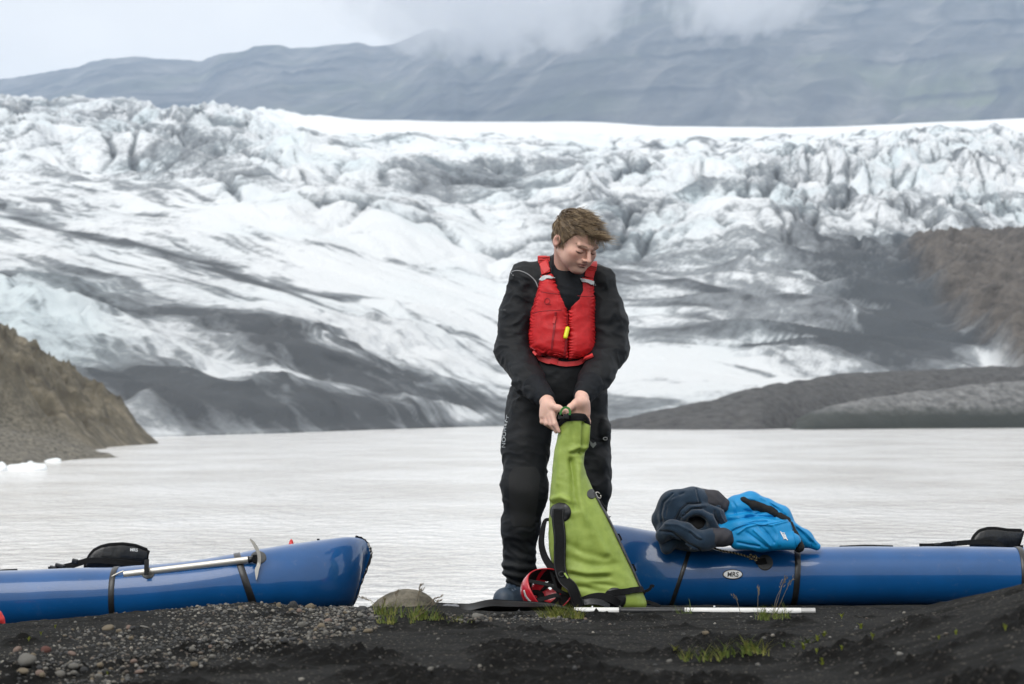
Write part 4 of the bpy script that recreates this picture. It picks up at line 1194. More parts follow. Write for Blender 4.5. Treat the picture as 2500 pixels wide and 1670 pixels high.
# shoulder straps run over the shoulder to the back
for nm, pts in (('strap', [(1334, 668, 0), (1331, 652, 0), (1326, 634, 0)]), ('strap', [(1437, 678, 0), (1441, 664, 0), (1446, 648, 0)])):
    p, nr = vs_.line([(a, b_) for a, b_, _ in pts], 12, .006, 9.9)
    ex = p[-1] + np.array([[0, .03, .012], [0, .08, .010], [0, .14, -.03], [0, .17, -.10]])
    p = np.vstack([p, ex]); nr = np.vstack([nr, [[0, -.5, .9], [0, 0, 1], [0, .7, .7], [0, 1, .2]]])
    mb = MB(); mb.ribbon(p, .042, .007, nr); mb.build(nm, m_red, vest)
vstrap('reflective_band', [(1321, 681), (1336, 678), (1352, 680)], .021, .003, m_refl, 14, .0045)
vstrap('reflective_band', [(1419, 685), (1433, 688), (1451, 693)], .021, .003, m_refl, 14, .0045)
def buckle(px_, py_, Y, w, h_, ang=0):
    c = P(px_, py_, Y); ca, sa = math.cos(ang), math.sin(ang)
    R = np.array([[ca, 0, -sa], [0, 1, 0], [sa, 0, ca]])
    mb = MB(); mb.box(c, (w, .016, h_ * .30), R)
    mb.box(c + R @ np.array([0, 0, h_ * .36]), (w, .018, h_ * .24), R); mb.box(c - R @ np.array([0, 0, h_ * .36]), (w, .018, h_ * .24), R)
    mb.box(c + R @ np.array([w * .45, 0, 0]), (w * .1, .017, h_ * .9), R); mb.box(c - R @ np.array([w * .45, 0, 0]), (w * .1, .017, h_ * .9), R)
    o = mb.build('buckle', m_red2, vest, False)
    md = o.modifiers.new('edge', 'BEVEL'); md.width = .002; md.segments = 2
    return o
b1 = vs_.hit(1328, 636, .012, 9.95)[0]; b2 = vs_.hit(1446, 655, .012, 9.95)[0]
buckle(1328, 634, b1[1] - .004, .052, .030, .05); buckle(1447, 655, b2[1] - .004, .034, .022, -.25)
vstrap('strap_end', [(1327, 644), (1332, 655), (1338, 664)], .034, .004, m_red2, 10, .010)
vstrap('waist_belt', [(1294, 848), (1320, 863), (1345, 871), (1365, 874)], .024, .004, m_redd, 20, .004)
vstrap('hem', [(1301, 866), (1320, 876), (1345, 884), (1378, 889), (1410, 886), (1440, 876), (1450, 871)], .022, .010, m_red2, 30, .010)
vstrap('hem_buckle', [(1346, 882), (1354, 884), (1362, 885)], .026, .012, m_red, 8, .014)
vstrap('front_zip', [(1385, 760), (1384.5, 800), (1381, 840), (1377, 872)], .011, .005, m_redd, 24, .001)
vstrap('pocket_zip', [(1357, 762), (1354, 795), (1350, 825), (1347, 852)], .009, .004, m_redd, 20, .002)
vstrap('zip_puller', [(1356, 772), (1354, 782), (1352, 790)], .011, .006, m_red2, 8, .006)
for pts in ([(1300, 765), (1320, 760), (1345, 758), (1372, 757)], [(1320, 712), (1345, 716), (1368, 718)], [(1410, 722), (1430, 724), (1450, 722)]):
    mb = MB(); vs_.cord(mb, pts, .0016, 20, .0002, 9.82); mb.build('stitch_line', m_redd, vest)
mb = MB(); w0 = vs_.hit(1384, 794, .010, 9.82)[0]; w1 = vs_.hit(1376, 826, .012, 9.82)[0]
mb.tube(spline([w0, w0 * .8 + w1 * .2, w0 * .45 + w1 * .55, w1], 9), [.004, .0085, .0098, .0095, .0098, .0098, .0095, .0095, .008], 8, .62, (0, 1, 0)); mb.build('whistle', m_yel, vest)
strokes('chest_emblem', [[(1329, 736), (1334, 728), (1341, 730), (1342, 738), (1334, 742), (1329, 737)], [(1332, 742), (1345, 743)]], vs_, 1.4, m_redd, vest, .002, 9.85)
# ------------------------------------------------------------------ packrafts
m_blue = mk('blue_coated_fabric', (0.0022, 0.072, 0.235), .32, .10, 5, .02, 200, coat=.85, spec=.3)
def weather(m, dust, amount, scale):
    t = m.node_tree; b = t.nodes['Principled BSDF']; L = t.links.new
    src = b.inputs['Base Color'].links[0].from_socket
    tcn = node(t, 'ShaderNodeTexCoord')
    n1 = node(t, 'ShaderNodeTexNoise', Scale=scale, Detail=9.0, Roughness=.75); L(tcn.outputs['Object'], n1.inputs['Vector'])
    n2 = node(t, 'ShaderNodeTexNoise', Scale=scale * .18, Detail=3.0); L(tcn.outputs['Object'], n2.inputs['Vector'])
    mr = node(t, 'ShaderNodeMapRange'); mr.inputs['From Min'].default_value = .58; mr.inputs['From Max'].default_value = .78
    L(n1.outputs['Fac'], mr.inputs['Value'])
    fac = math_n(t, 'MULTIPLY', math_n(t, 'MULTIPLY', mr.outputs[0], n2.outputs['Fac']), amount, True)
    mx = t.nodes.new('ShaderNodeMix'); mx.data_type = 'RGBA'; L(fac, mx.inputs['Factor']); L(src, mx.inputs['A']); mx.inputs['B'].default_value = (*dust, 1)
    L(mx.outputs['Result'], b.inputs['Base Color'])
    L(math_n(t, 'ADD', math_n(t, 'MULTIPLY', fac, .5), b.inputs['Roughness'].default_value), b.inputs['Roughness'])
    if b.inputs['Coat Weight'].default_value > 0: L(math_n(t, 'ADD', math_n(t, 'MULTIPLY', n1.outputs['Fac'], .10), .0), b.inputs['Coat Roughness'])
weather(m_blue, (.20, .21, .22), .55, 16.0)
weather(m_suit, (.05, .052, .055), .5, 22.0)
m_band = mk('black_seam_tape', (0.012, 0.0125, 0.013), .35, .2, 30, .1, 200, coat=.2)
m_blk = mk('black_webbing', (0.0052, 0.0056, 0.0064), .75, .25, 40, .25, 500, spec=.22)
m_blade = mk('matt_black_blade', (0.006, 0.0065, 0.0075), .5, .2, 25, spec=.3)
m_blkg = mk('black_pvc', (0.009, 0.010, 0.011), .38, .2, 25, .25, 60, coat=.15)
m_dgrey = mk('grey_patch', (0.050, 0.052, 0.052), .55, .15, 40, .1, 300)
m_white = mk('white_print', (0.80, 0.81, 0.80), .5, .04, 40)
m_alu = mk('brushed_aluminium', (0.62, 0.60, 0.55), .36, .12, 30, .05, 400, metal=.75, stretch=(3, 3, 30))
m_dkblue = mk('raft_floor', (0.02, 0.03, 0.05), .6, .2, 12)

def ring_interp(rings, n):
    """rings: (top px, top py, bottom px, bottom py, Y, lateral radius)"""
    return spline2(np.array(rings, float), n)
def spline2(p, n):
    p = np.vstack([2 * p[0] - p[1], p, 2 * p[-1] - p[-2]]); m = len(p) - 3; out = []
    for t_ in np.linspace(0, m - 1e-6, n):
        i = int(t_); u_ = t_ - i; a, b_, c, d = p[i:i + 4]
        out.append(.5 * (2 * b_ + (c - a) * u_ + (2 * a - 5 * b_ + 4 * c - d) * u_ * u_ + (3 * b_ - a - 3 * c + d) * u_ ** 3))
    return np.array(out)
def raft_rings(r, ns, yc, drop, far, scale=1.0, squash=None):
    out = []
    top = np.array([P(a, b_, y) for a, b_, _, _, y, _ in r]); bot = np.array([P(c, d, y) for _, _, c, d, y, _ in r])
    lat = np.maximum(r[:, 5], .004)
    cen = (top + bot) / 2; ax = (top - bot) / 2
    tg = np.gradient(cen, axis=0); tg[:, 2] = 0; tg /= np.linalg.norm(tg, axis=1)[:, None]
    nrm = np.stack([tg[:, 1], -tg[:, 0], np.zeros(len(tg))], 1)
    a = np.linspace(0, 2 * np.pi, ns, endpoint=False)
    ca = np.sign(np.cos(a)) * np.abs(np.cos(a)) ** .92; sa = np.sign(np.sin(a)) * np.abs(np.sin(a)) ** .92
    v = cen[:, None] + scale * (sa[None, :, None] * ax[:, None] + ca[None, :, None] * nrm[:, None] * lat[:, None, None])
    if far:
        v = v.copy(); v[..., 1] = 2 * yc - v[..., 1]
        v[..., 2] -= drop * np.clip((v[..., 1] - yc) / .3, 0, 1.4)
    return v

def raft(name, rings, yc, drop, bands, label, base):
    root = thing(name, base, label, 'packraft', 'blue packrafts on the shore')
    r = ring_interp(rings, 150)
    NS = 40
    near = raft_rings(r, NS, yc, drop, False); far = raft_rings(r, NS, yc, drop, True)
    # faint slack and creases in the fabric
    for v in (near, far):
        v[..., 2] += .0016 * pn3((v.reshape(-1, 3) * np.array([7., 9, 22])).astype(np.float32), 5).reshape(v.shape[:2])
    for tpx, hw in bands:          # the fabric is drawn in and puckers at each welded seam
        i0 = int(np.argmin(np.abs(r[:, 0] - tpx)))
        di = (np.arange(len(r)) - i0)[:, None, None]
        th_ = np.linspace(0, 2 * np.pi, NS, endpoint=False)[None, :, None]
        for v in (near, far):
            c0 = v.mean(1, keepdims=True)
            v[:] = c0 + (v - c0) * (1 - .016 * np.exp(-(di / 1.6) ** 2) + .006 * np.exp(-(np.abs(di) / 4.0)) * np.sin(th_ * 11 + i0) * (di != 0) * np.sin(th_ * 5 + di * .6))
    mb = MB(); f = [tuple(q) for q in grid_faces(NS, len(r), True)]
    mb.add(near, f); mb.add(far, f)
    hull = mb.build('hull', m_blue, root)
    surf = Surf(near.reshape(-1, 3), f)
    # floor
    c = near.mean(1); cf = far.mean(1); zb_ = near[..., 2].min(1)
    fl = np.stack([c, cf], 1); fl[:, 0, 2] = zb_ + .05; fl[:, 1, 2] = far[..., 2].min(1) + .05
    mesh_obj('floor', fl, [tuple(q) for q in grid_faces(2, len(r))], m_dkblue, root)
    for tpx, hw in bands:
        rr = r[np.argsort(np.abs(r[:, 0] - tpx))[:1]]
        i0 = int(np.argmin(np.abs(r[:, 0] - tpx)))
        ts = []
        for off in (-hw, -hw * .9, 0, hw * .9, hw):
            a_ = r[i0].copy(); dirx = r[min(i0 + 1, len(r) - 1)] - r[max(i0 - 1, 0)]; dirx = dirx / (np.hypot(dirx[0], dirx[1]) + 1e-9)
            ts.append(a_ + dirx * off)
        ts = np.array(ts)
        if ts[0, 0] > ts[-1, 0] and False: ts = ts[::-1]
        for fr in (False, True):
            v = raft_rings(ts, 48, yc, drop, fr, 1.0)
            cen = v.mean(1, keepdims=True)
            sc_ = np.array([1.002, 1.014, 1.014, 1.014, 1.002])[:, None, None]
            v = cen + (v - cen) * sc_
            mesh_obj('seam_band', v, grid_faces(48, 5, True), m_band, root)
    return root, surf, near

RL = [(-960, 1412, -960, 1555, 9.95, .02), (-945, 1411, -945, 1558, 9.90, .10), (-880, 1410, -880, 1560, 9.74, .13), (-760, 1408, -760, 1560, 9.66, .135),
      (-400, 1402, -400, 1553, 9.65, .135), (0, 1393, 0, 1540, 9.65, .135), (150, 1388, 150, 1530, 9.65, .135), (290, 1383, 290, 1521, 9.65, .135),
      (420, 1374, 425, 1508, 9.65, .135), (500, 1364, 515, 1500, 9.65, .135), (575, 1351, 622, 1493, 9.66, .135), (632, 1341, 680, 1491, 9.68, .135),
      (700, 1330, 735, 1490, 9.71, .130), (780, 1319, 790, 1489, 9.78, .112), (845, 1311, 826, 1488, 9.86, .080), (880, 1314, 845, 1487, 9.92, .045),
      (898, 1328, 854, 1486, 9.945, .020), (905, 1350, 858, 1484, 9.95, .008)]
gl_ = P(300, 1500, 9.9); gl_[2] = ground_z(gl_[0], gl_[1])
raftL, raftL_s, nearL = raft('packraft', RL, 9.95, .10, [(290, 7), (577, 8)], 'blue packraft at left with an ice axe strapped along its bow', gl_)
RR = [(3350, 1345, 3350, 1470, 10.66, .02), (3335, 1344, 3335, 1472, 10.60, .10), (3270, 1342, 3270, 1474, 10.44, .13), (3150, 1340, 3150, 1475, 10.36, .138),
      (2800, 1338, 2800, 1476, 10.35, .138), (2490, 1335, 2490, 1477, 10.35, .138), (2300, 1334, 2300, 1478, 10.35, .138), (2100, 1334, 2105, 1479, 10.35, .138),
      (1940, 1335, 1930, 1481, 10.35, .138), (1800, 1337, 1785, 1484, 10.35, .138), (1690, 1334, 1640, 1486, 10.36, .138), (1620, 1303, 1580, 1486, 10.38, .138),
      (1560, 1291, 1535, 1485, 10.41, .132), (1500, 1281, 1500, 1483, 10.47, .112), (1450, 1275, 1478, 1480, 10.55, .08), (1420, 1278, 1460, 1478, 10.61, .045),
      (1404, 1290, 1450, 1476, 10.645, .02), (1396, 1310, 1444, 1474, 10.65, .008)]
gr_ = P(1950, 1480, 10.6); gr_[2] = ground_z(gr_[0], gr_[1])
raftR, raftR_s, nearR = raft('packraft', RR, 10.65, .09, [(1690, 5), (1940, 7), (2489, 7)], 'blue packraft at right with two jackets heaped on its bow', gr_)

# frayed bow seam of the left raft
r_ = ring_interp(RL, 150)
edge = [P(868, 1311, 9.90), P(884, 1316, 9.925), P(897, 1328, 9.94), P(905, 1346, 9.95), P(904, 1362, 9.95), P(893, 1392, 9.95), P(877, 1432, 9.95), P(862, 1472, 9.95), P(852, 1487, 9.95)]
e_ = spline(edge, 40)
mb = MB(); mb.ribbon(e_, .014 + .004 * np.sin(np.arange(40) * 2.1), .006, (0, 1, 0)); mb.build('bow_seam', m_band, raftL)
mb = MB()
for k in range(14):
    i = rng.integers(2, 38); q = e_[i] + np.array([rng.uniform(-.008, .004), -.004, rng.uniform(-.004, .004)])
    mb.box(q, (rng.uniform(.004, .009), .003, rng.uniform(.006, .016)), Matrix.Rotation(rng.uniform(-.8, .8), 3, 'Y'))
mb.build('seam_wear', mk('worn_seam', (.45, .44, .42), .6), raftL, False)['kind'] = 'stuff'
mb = MB(); mb.tube(spline([P(706, 1331, 9.9), P(711, 1318, 9.9), P(716, 1331, 9.9)], 9), .004, 6); mb.add([P(700, 1334, 9.88), P(712, 1317, 9.9), P(718, 1333, 9.92), P(711, 1334, 9.85)], [(0, 1, 2), (0, 3, 1), (1, 3, 2), (0, 2, 3)])
mb.build('red_tab', m_red2, raftL)
mb = MB(); mb.box(P(777, 1318, 9.95), (.010, .02, .010)); mb.build('valve_knob', m_blk, raftL, False)
for (x, y, rx_, ry_) in ((361, 1400, 16, 13), (631, 1362, 19, 15)):
    mb = MB(); raftL_s.disc(mb, x, y, rx_, ry_, .0, .0035, .004, dflt=9.55); mb.build('tie_patch', m_dgrey, raftL)

def bev(o, w):
    md = o.modifiers.new('edge', 'BEVEL'); md.width = w; md.segments = 2
    return o
def backrest(root, tops, bots, Yb, label=None):
    n, mrows = 30, 9
    pxs = np.linspace(tops[0][0], tops[-1][0], n)
    tp = np.interp(pxs, [a for a, _ in tops], [b_ for _, b_ in tops]); bx_ = np.interp(np.linspace(0, 1, n), [0, 1], [bots[0][0], bots[1][0]]); by_ = np.interp(np.linspace(0, 1, n), [0, 1], [bots[0][1], bots[1][1]])
    rows = []
    for side in (0, 1):
        for s_ in np.linspace(0, 1, mrows):
            s2 = s_ if side == 0 else 1 - s_
            x = pxs * s2 + bx_ * (1 - s2); y = tp * s2 + by_ * (1 - s2)
            k = np.linspace(-1, 1, n)
            Yk = Yb + .10 * (k * .5 + .5) ** 2 + (.022 if side else 0) - (.010 * np.sin(s2 * np.pi) if side == 0 else 0)
            rows.append(np.array([P(a, b_, yy) for a, b_, yy in zip(x, y, Yk)]))
    rows = np.array(rows)
    rows[:mrows, :, 1] += .004 * fbm3(rows[:mrows].reshape(-1, 3) * np.array([60, 10, 12.]), 2, 4).reshape(mrows, n)
    f = [tuple(q) for q in grid_faces(n, 2 * mrows)]
    f += [(i, i + 1, (2 * mrows - 1) * n + i + 1, (2 * mrows - 1) * n + i) for i in range(n - 1)]
    f += [tuple([j * n for j in range(2 * mrows)]), tuple([j * n + n - 1 for j in range(2 * mrows)][::-1])]
    o = mesh_obj('backrest', rows.reshape(-1, 3), f, m_blkg, root)
    edge = np.vstack([rows[0, :1], rows[mrows // 2, :1], rows[mrows - 1], rows[mrows // 2, -1:], rows[0, -1:]]) + np.array([0, .006, 0])
    mb = MB(); mb.tube(edge, .0075, 7, 1.3); mb.build('binding', m_blk, o)
    return o, Surf(rows.reshape(-1, 3), [q for q in f if len(q) == 4])
bkL, bkL_s = backrest(raftL, [(210, 1374), (218, 1358), (230, 1344), (246, 1336), (266, 1331), (300, 1329), (330, 1333), (362, 1345)], [(207, 1392), (351, 1392)], 9.90)
lettering('backrest_print', 'MRS', bkL_s, 326, 1343, 10.5, math.radians(4), m_white, bkL, .003, 9.9, 1.0, bold=.02)
mb = MB(); mb.ribbon(np.array([P(345, 1378, 9.94), P(290, 1373, 9.86), P(240, 1368, 9.86), P(212, 1369, 9.86), P(180, 1379, 9.86), P(150, 1386, 9.85), P(118, 1391, 9.84)]), .026, .004, (0, -1, .2)); mb.build('backrest_strap', m_blk, bkL)
for x, y, w_, h_ in ((183, 1370, .026, .020), (146, 1381, .040, .016), (130, 1385, .030, .012)):
    mb = MB(); mb.box(P(x, y, 9.83), (w_, .02, h_), Matrix.Rotation(.25, 3, 'Y')); bev(mb.build('strap_buckle', m_blkg, bkL, False), .004)
mb = MB(); mb.ribbon(spline([P(-10, 1394, 9.7), P(20, 1392, 9.7), P(42, 1391, 9.7)], 8), .012, .006, (0, -.3, 1)); mb.build('spray_skirt_edge', m_blk, raftL)

bkR, bkR_s = backrest(raftR, [(2373, 1322), (2380, 1309), (2392, 1297), (2412, 1291), (2432, 1291), (2460, 1295), (2498, 1296)], [(2371, 1340), (2484, 1340)], 10.55)
mb = MB(); mb.ribbon(np.array([P(2452, 1332, 10.6), P(2420, 1324, 10.5), P(2385, 1323, 10.5), P(2355, 1325, 10.5), P(2310, 1329, 10.48), P(2290, 1333, 10.46), P(2245, 1333, 10.42)]), .024, .004, (0, -1, .2)); mb.build('backrest_strap', m_blk, bkR)
for x, y, w_, h_ in ((2329, 1325, .024, .018), (2287, 1329, .030, .014), (2269, 1330, .040, .012)):
    mb = MB(); mb.box(P(x, y, 10.46), (w_, .02, h_), Matrix.Rotation(-.1, 3, 'Y')); bev(mb.build('strap_buckle', m_blkg, bkR, False), .004)
mb = MB(); mb.ribbon(spline([P(2050, 1335, 10.42), P(2110, 1332.5, 10.42), P(2180, 1334, 10.42)], 10), .014, .006, (0, -.3, 1)); mb.build('spray_skirt_edge', m_blk, raftR)
mb = MB(); mb.tube([P(2494, 1337, 10.35), P(2494, 1331, 10.35)], .008, 8); mb.build('valve_knob', m_blk, raftR)
# badge, patch and rope
mb = MB(); raftR_s.disc(mb, 1789, 1402.5, 24.5, 12.2, 0, .0030, .003, dflt=10.2); mb.build('badge_rim', m_blkg, raftR)
mb = MB(); raftR_s.disc(mb, 1789, 1402.5, 22.4, 10.2, 0, .0042, .002, dflt=10.2); bdg = mb.build('badge', m_white, raftR)
lettering('badge_letters', 'MRS', raftR_s, 1789.3, 1403, 15.5, 0, m_blkg, bdg, .0060, 10.2, .98, .08, .018)
mb = MB(); raftR_s.disc(mb, 1868, 1374, 19, 18.5, 0, .0035, .004, dflt=10.2); pat = mb.build('tie_patch', m_dgrey, raftR)
m_rope = bpy.data.materials.new('tan_rope'); m_rope.use_nodes = True
t = m_rope.node_tree; b = t.nodes['Principled BSDF']; L = t.links.new
at_ = attr(t, 'lay'); r1 = t.nodes.new('ShaderNodeValToRGB')
r1.color_ramp.elements[0].color = (0.52, 0.42, 0.25, 1); r1.color_ramp.elements[0].position = .45; r1.color_ramp.elements[1].color = (0.03, 0.025, 0.02, 1); r1.color_ramp.elements[1].position = .6
L(at_.outputs['Fac'], r1.inputs['Fac']); L(r1.outputs['Color'], b.inputs['Base Color']); b.inputs['Roughness'].default_value = .8
def rope(name, pts, r, parent, ns=10):
    pts = np.array(pts); mb = MB(); mb.tube(pts, r, ns, cap=False)
    V = np.concatenate(mb.v); m_ = len(pts)
    seg = np.repeat(np.cumsum(np.r_[0, np.linalg.norm(np.diff(pts, axis=0), axis=1)]), ns); ang = np.tile(np.arange(ns) / ns, m_)
    lay = np.abs(((seg / (r * 3.4) + ang) % 1) - .5) * 2
    c = np.repeat(pts, ns, 0); V = c + (V - c) * (1 + .25 * np.sin(2 * np.pi * (seg / (r * 1.7) + 2 * ang)))[:, None]
    return mesh_obj(name, V, mb.f, m_rope, parent, True, {'lay': lay})
pr, nr = raftR_s.line([(1735, 1338), (1762, 1347), (1795, 1353), (1828, 1362)], 120, .006, 10.2)
rp_ = rope('rope', pr, .0044, raftR)
kc = raftR_s.hit(1838, 1364, .010, 10.2)[0]
tq = np.linspace(0, 4 * np.pi, 130)
kn_ = kc + np.stack([.017 * np.cos(tq * .5) * .9, -.006 + .006 * np.sin(tq * 1.5), .010 * np.sin(tq) - .2 * .017 * np.cos(tq * .5)], 1)
rope('knot', kn_, .0042, rp_)
rope('loop', spline([raftR_s.hit(a, b_, .007, 10.2)[0] for a, b_ in ((1844, 1362), (1852, 1366), (1858, 1370), (1850, 1376), (1842, 1368))], 50), .0040, rp_)
mb = MB(); raftR_s.strap(mb, [(1846, 1372), (1858, 1373), (1870, 1371)], .030, .008, 10, .008, 10.2); mb.build('patch_loop', m_blk, pat)

# ------------------------------------------------------------------ ice axe strapped on the left raft
axc = raftL_s.hit(450, 1390, .02, 9.5)[0]
axe = thing('ice_axe', axc, 'silver ice axe with curved pick strapped along the left raft', 'ice axe')
s0 = raftL_s.hit(302, 1400, .016, 9.52)[0]; s1 = raftL_s.hit(608, 1366, .020, 9.52)[0]
yA = min(s0[1], s1[1]) - .002
s0 = P(302, 1403, yA); s1 = P(612, 1366, yA)
n_ = 14
mb = MB(); pts = np.array([s0 + (s1 - s0) * k for k in np.linspace(0, 1, n_)])
mb.tube(pts, .0145, 12, .62, (0, -1, 0)); sh = mb.build('shaft', m_alu, axe, True, 50)
mb = MB()
sp = [P(302, 1394.5, yA), P(290, 1399, yA), P(271, 1410, yA), P(288, 1413, yA), P(302, 1411.5, yA)]
mb.tube(spline(sp, 16), .0042, 6); mb.build('spike', m_alu, axe)
mb = MB(); mb.tube([s1 - (s1 - s0) * .02, s1 + (s1 - s0) * .03], [.0165, .010], 10, .8, (0, -1, 0)); mb.build('head_socket', m_blkg, axe)
# head: pick above, adze below, thick forged plate
outer = [(611, 1315), (620, 1322), (630, 1336), (636, 1352), (637, 1366), (636, 1378), (632, 1392), (629, 1407), (625, 1418)]
inner = [(609, 1317), (615, 1327), (621, 1339), (626, 1348), (629, 1359), (629, 1370), (626, 1381), (622, 1391), (625, 1416)]
A = spline([(a, b_, 0) for a, b_ in outer], 26); B_ = spline([(a, b_, 0) for a, b_ in inner], 26)
v = []
for k in range(26):
    th = .006 if k < 16 else .006 + .016 * (k - 16) / 10
    for (q, yy) in ((A, -th), (B_, -th), (B_, th * .6), (A, th * .6)): v.append(P(q[k][0], q[k][1], yA - .012 + yy))
f = [tuple(q) for q in grid_faces(4, 26, True)] + [(0, 1, 2, 3), (100, 101, 102, 103)]
mesh_obj('head', v, f, m_alu, axe, False); 
mb = MB(); raftL_s.strap(mb, [(361, 1386), (361, 1396), (361, 1406), (361, 1413)], .020, .004, 10, .036, 9.52); mb.build('keeper_strap', m_blk, axe)
mb = MB(); c_ = P(622, 1364, yA - .016); mb.box(c_, (.018, .02, .034)); o_ = mb.build('keeper_strap', m_blk, axe, False); md = o_.modifiers.new('edge', 'BEVEL'); md.width = .004; md.segments = 2

# ------------------------------------------------------------------ green dry bag (rucksack)
BY = 9.62
secs = [  # py, left px, right px, half depth
    (1016, 1362, 1437, .050), (1024, 1362, 1438, .052), (1040, 1364, 1439, .056), (1060, 1361, 1438, .058), (1090, 1355, 1434, .060), (1110, 1352, 1428, .064), (1130, 1350, 1423, .070),
    (1160, 1347, 1432, .085), (1200, 1344, 1450, .100), (1230, 1342, 1466, .112), (1260, 1341, 1484, .122), (1300, 1339, 1503, .132), (1340, 1340, 1523, .138),
    (1380, 1347, 1541, .142), (1420, 1357, 1558, .145), (1455, 1365, 1573, .146), (1474, 1372, 1580, .140), (1482, 1384, 1576, .120)]
sa_ = np.array(secs, float)
NB, NS = 150, 96
py_ = np.linspace(1016, 1482, NB)
lp = np.interp(py_, sa_[:, 0], sa_[:, 1]); rp2 = np.interp(py_, sa_[:, 0], sa_[:, 2]); dp = np.interp(py_, sa_[:, 0], sa_[:, 3])
for _ in range(6):
    for arr in (lp, rp2, dp): arr[1:-1] = .25 * arr[:-2] + .5 * arr[1:-1] + .25 * arr[2:]
an_ = np.linspace(0, 2 * np.pi, NS, endpoint=False)
BVb = np.zeros((NB, NS, 3))
for i in range(NB):
    c = P((lp[i] + rp2[i]) / 2, py_[i], BY); hw = (rp2[i] - lp[i]) / 2 / FPX * BY
    ex = np.interp(py_[i], [1016, 1150, 1480], [.95, .85, .62])
    BVb[i, :, 0] = c[0] + hw * np.sign(np.cos(an_)) * np.abs(np.cos(an_)) ** (ex * .95)
    BVb[i, :, 1] = c[1] + dp[i] * np.sign(np.sin(an_)) * np.abs(np.sin(an_)) ** ex
    BVb[i, :, 2] = c[2]
# rim dips to the left like the photographed roll top
tilt = np.interp(py_, [1016, 1100], [1, 0])
BVb[..., 2] += tilt[:, None] * (.010 * np.cos((BVb[..., 0] - P(1408, 1016, BY)[0]) / .05 * 1.2) - .028 * ss(P(1385, 0, BY)[0], P(1358, 0, BY)[0], BVb[..., 0]) - .018 * ss(P(1425, 0, BY)[0], P(1440, 0, BY)[0], BVb[..., 0]))
q = BVb.reshape(-1, 3)
bpx, bpw = px_of(q[:, 0], q[:, 1], q[:, 2])
frontw = ss(BY + .03, BY - .03, q[:, 1])
d = np.zeros(len(q))
ww = 6 * fbm3(q * 14, 2, 6)
def crease(pts, width, depth):
    """a valley or ridge along a line of picture points"""
    best = np.full(len(q), 1e9)
    for (x0, y0), (x1, y1) in zip(pts[:-1], pts[1:]):
        ex_, ey_ = x1 - x0, y1 - y0
        t_ = np.clip(((bpx - x0) * ex_ + (bpw - y0) * ey_) / (ex_ * ex_ + ey_ * ey_), 0, 1)
        dd_ = np.hypot(bpx - x0 - ex_ * t_, bpw - y0 - ey_ * t_); best = np.minimum(best, dd_)
    return depth * np.exp(-((best + ww * .25) / width) ** 2) * frontw
d += crease([(1428, 1035), (1426, 1085), (1420, 1105)], 5, -.020) + crease([(1436, 1040), (1434, 1090)], 4, .008)
d += crease([(1395, 1125), (1400, 1160), (1402, 1200), (1404, 1240)], 7, -.022) + crease([(1414, 1130), (1410, 1170), (1412, 1210), (1424, 1250), (1450, 1300), (1478, 1350)], 9, .012)
d += crease([(1394, 1100), (1412, 1092), (1428, 1094)], 5, .010) + crease([(1398, 1107), (1425, 1104)], 4, -.009)
d += crease([(1348, 1218), (1370, 1212), (1395, 1224)], 6, .010) + crease([(1350, 1232), (1376, 1228)], 5, -.008)
d += crease([(1385, 1330), (1430, 1352), (1480, 1362)], 9, -.008) + crease([(1380, 1360), (1440, 1382), (1500, 1378)], 10, -.009)
d += crease([(1390, 1402), (1430, 1410), (1484, 1408)], 6, -.013) + crease([(1390, 1392), (1440, 1400), (1486, 1396)], 7, .008)
d += crease([(1404, 1432), (1440, 1436), (1462, 1446)], 6, -.012) + crease([(1450, 1425), (1480, 1428), (1498, 1431)], 5, -.010)
d += crease([(1392, 1270), (1400, 1330), (1398, 1400)], 14, -.010)
d += crease([(1372, 1060), (1366, 1120), (1362, 1180)], 7, .005) + crease([(1396, 1035), (1399, 1080)], 5, -.005)
d += .0030 * fbm3(q * np.array([20, 20, 26.]), 3, 8)
ctr = np.repeat(BVb.mean(1), NS, 0)
nn_ = q - ctr; nn_[:, 2] *= .3; nn_ /= np.linalg.norm(nn_, axis=1)[:, None]
q = q + nn_ * d[:, None]
BVb = q.reshape(NB, NS, 3)
inner_ = []
for k, (i, s_) in enumerate(((0, .97), (6, .93), (16, .9), (26, .85))):
    c = BVb[i].mean(0); inner_.append(c + (BVb[i] - c) * s_)
allv = np.concatenate([np.array(inner_[::-1]), BVb])
nrow = len(allv)
m_grn = mk('green_tarpaulin', (0.255, 0.35, 0.058), .50, .10, 16, .10, 500, spec=.4, col2=(0.32, 0.42, 0.085))
weather(m_grn, (.16, .19, .06), .45, 20.0)
bag = thing('dry_bag_rucksack', P(1475, 1482, BY), 'lime green roll-top dry bag rucksack held open by the standing person', 'dry bag')
BASES[bag.name] = np.array(bag.location)
bf = [tuple(x) for x in grid_faces(NS, nrow, True)] + [tuple(range((nrow - 1) * NS, nrow * NS))]
bago = mesh_obj('body', allv, bf, m_grn, bag)
bag_s = Surf(BVb.reshape(-1, 3), [tuple(x) for x in grid_faces(NS, NB, True)])
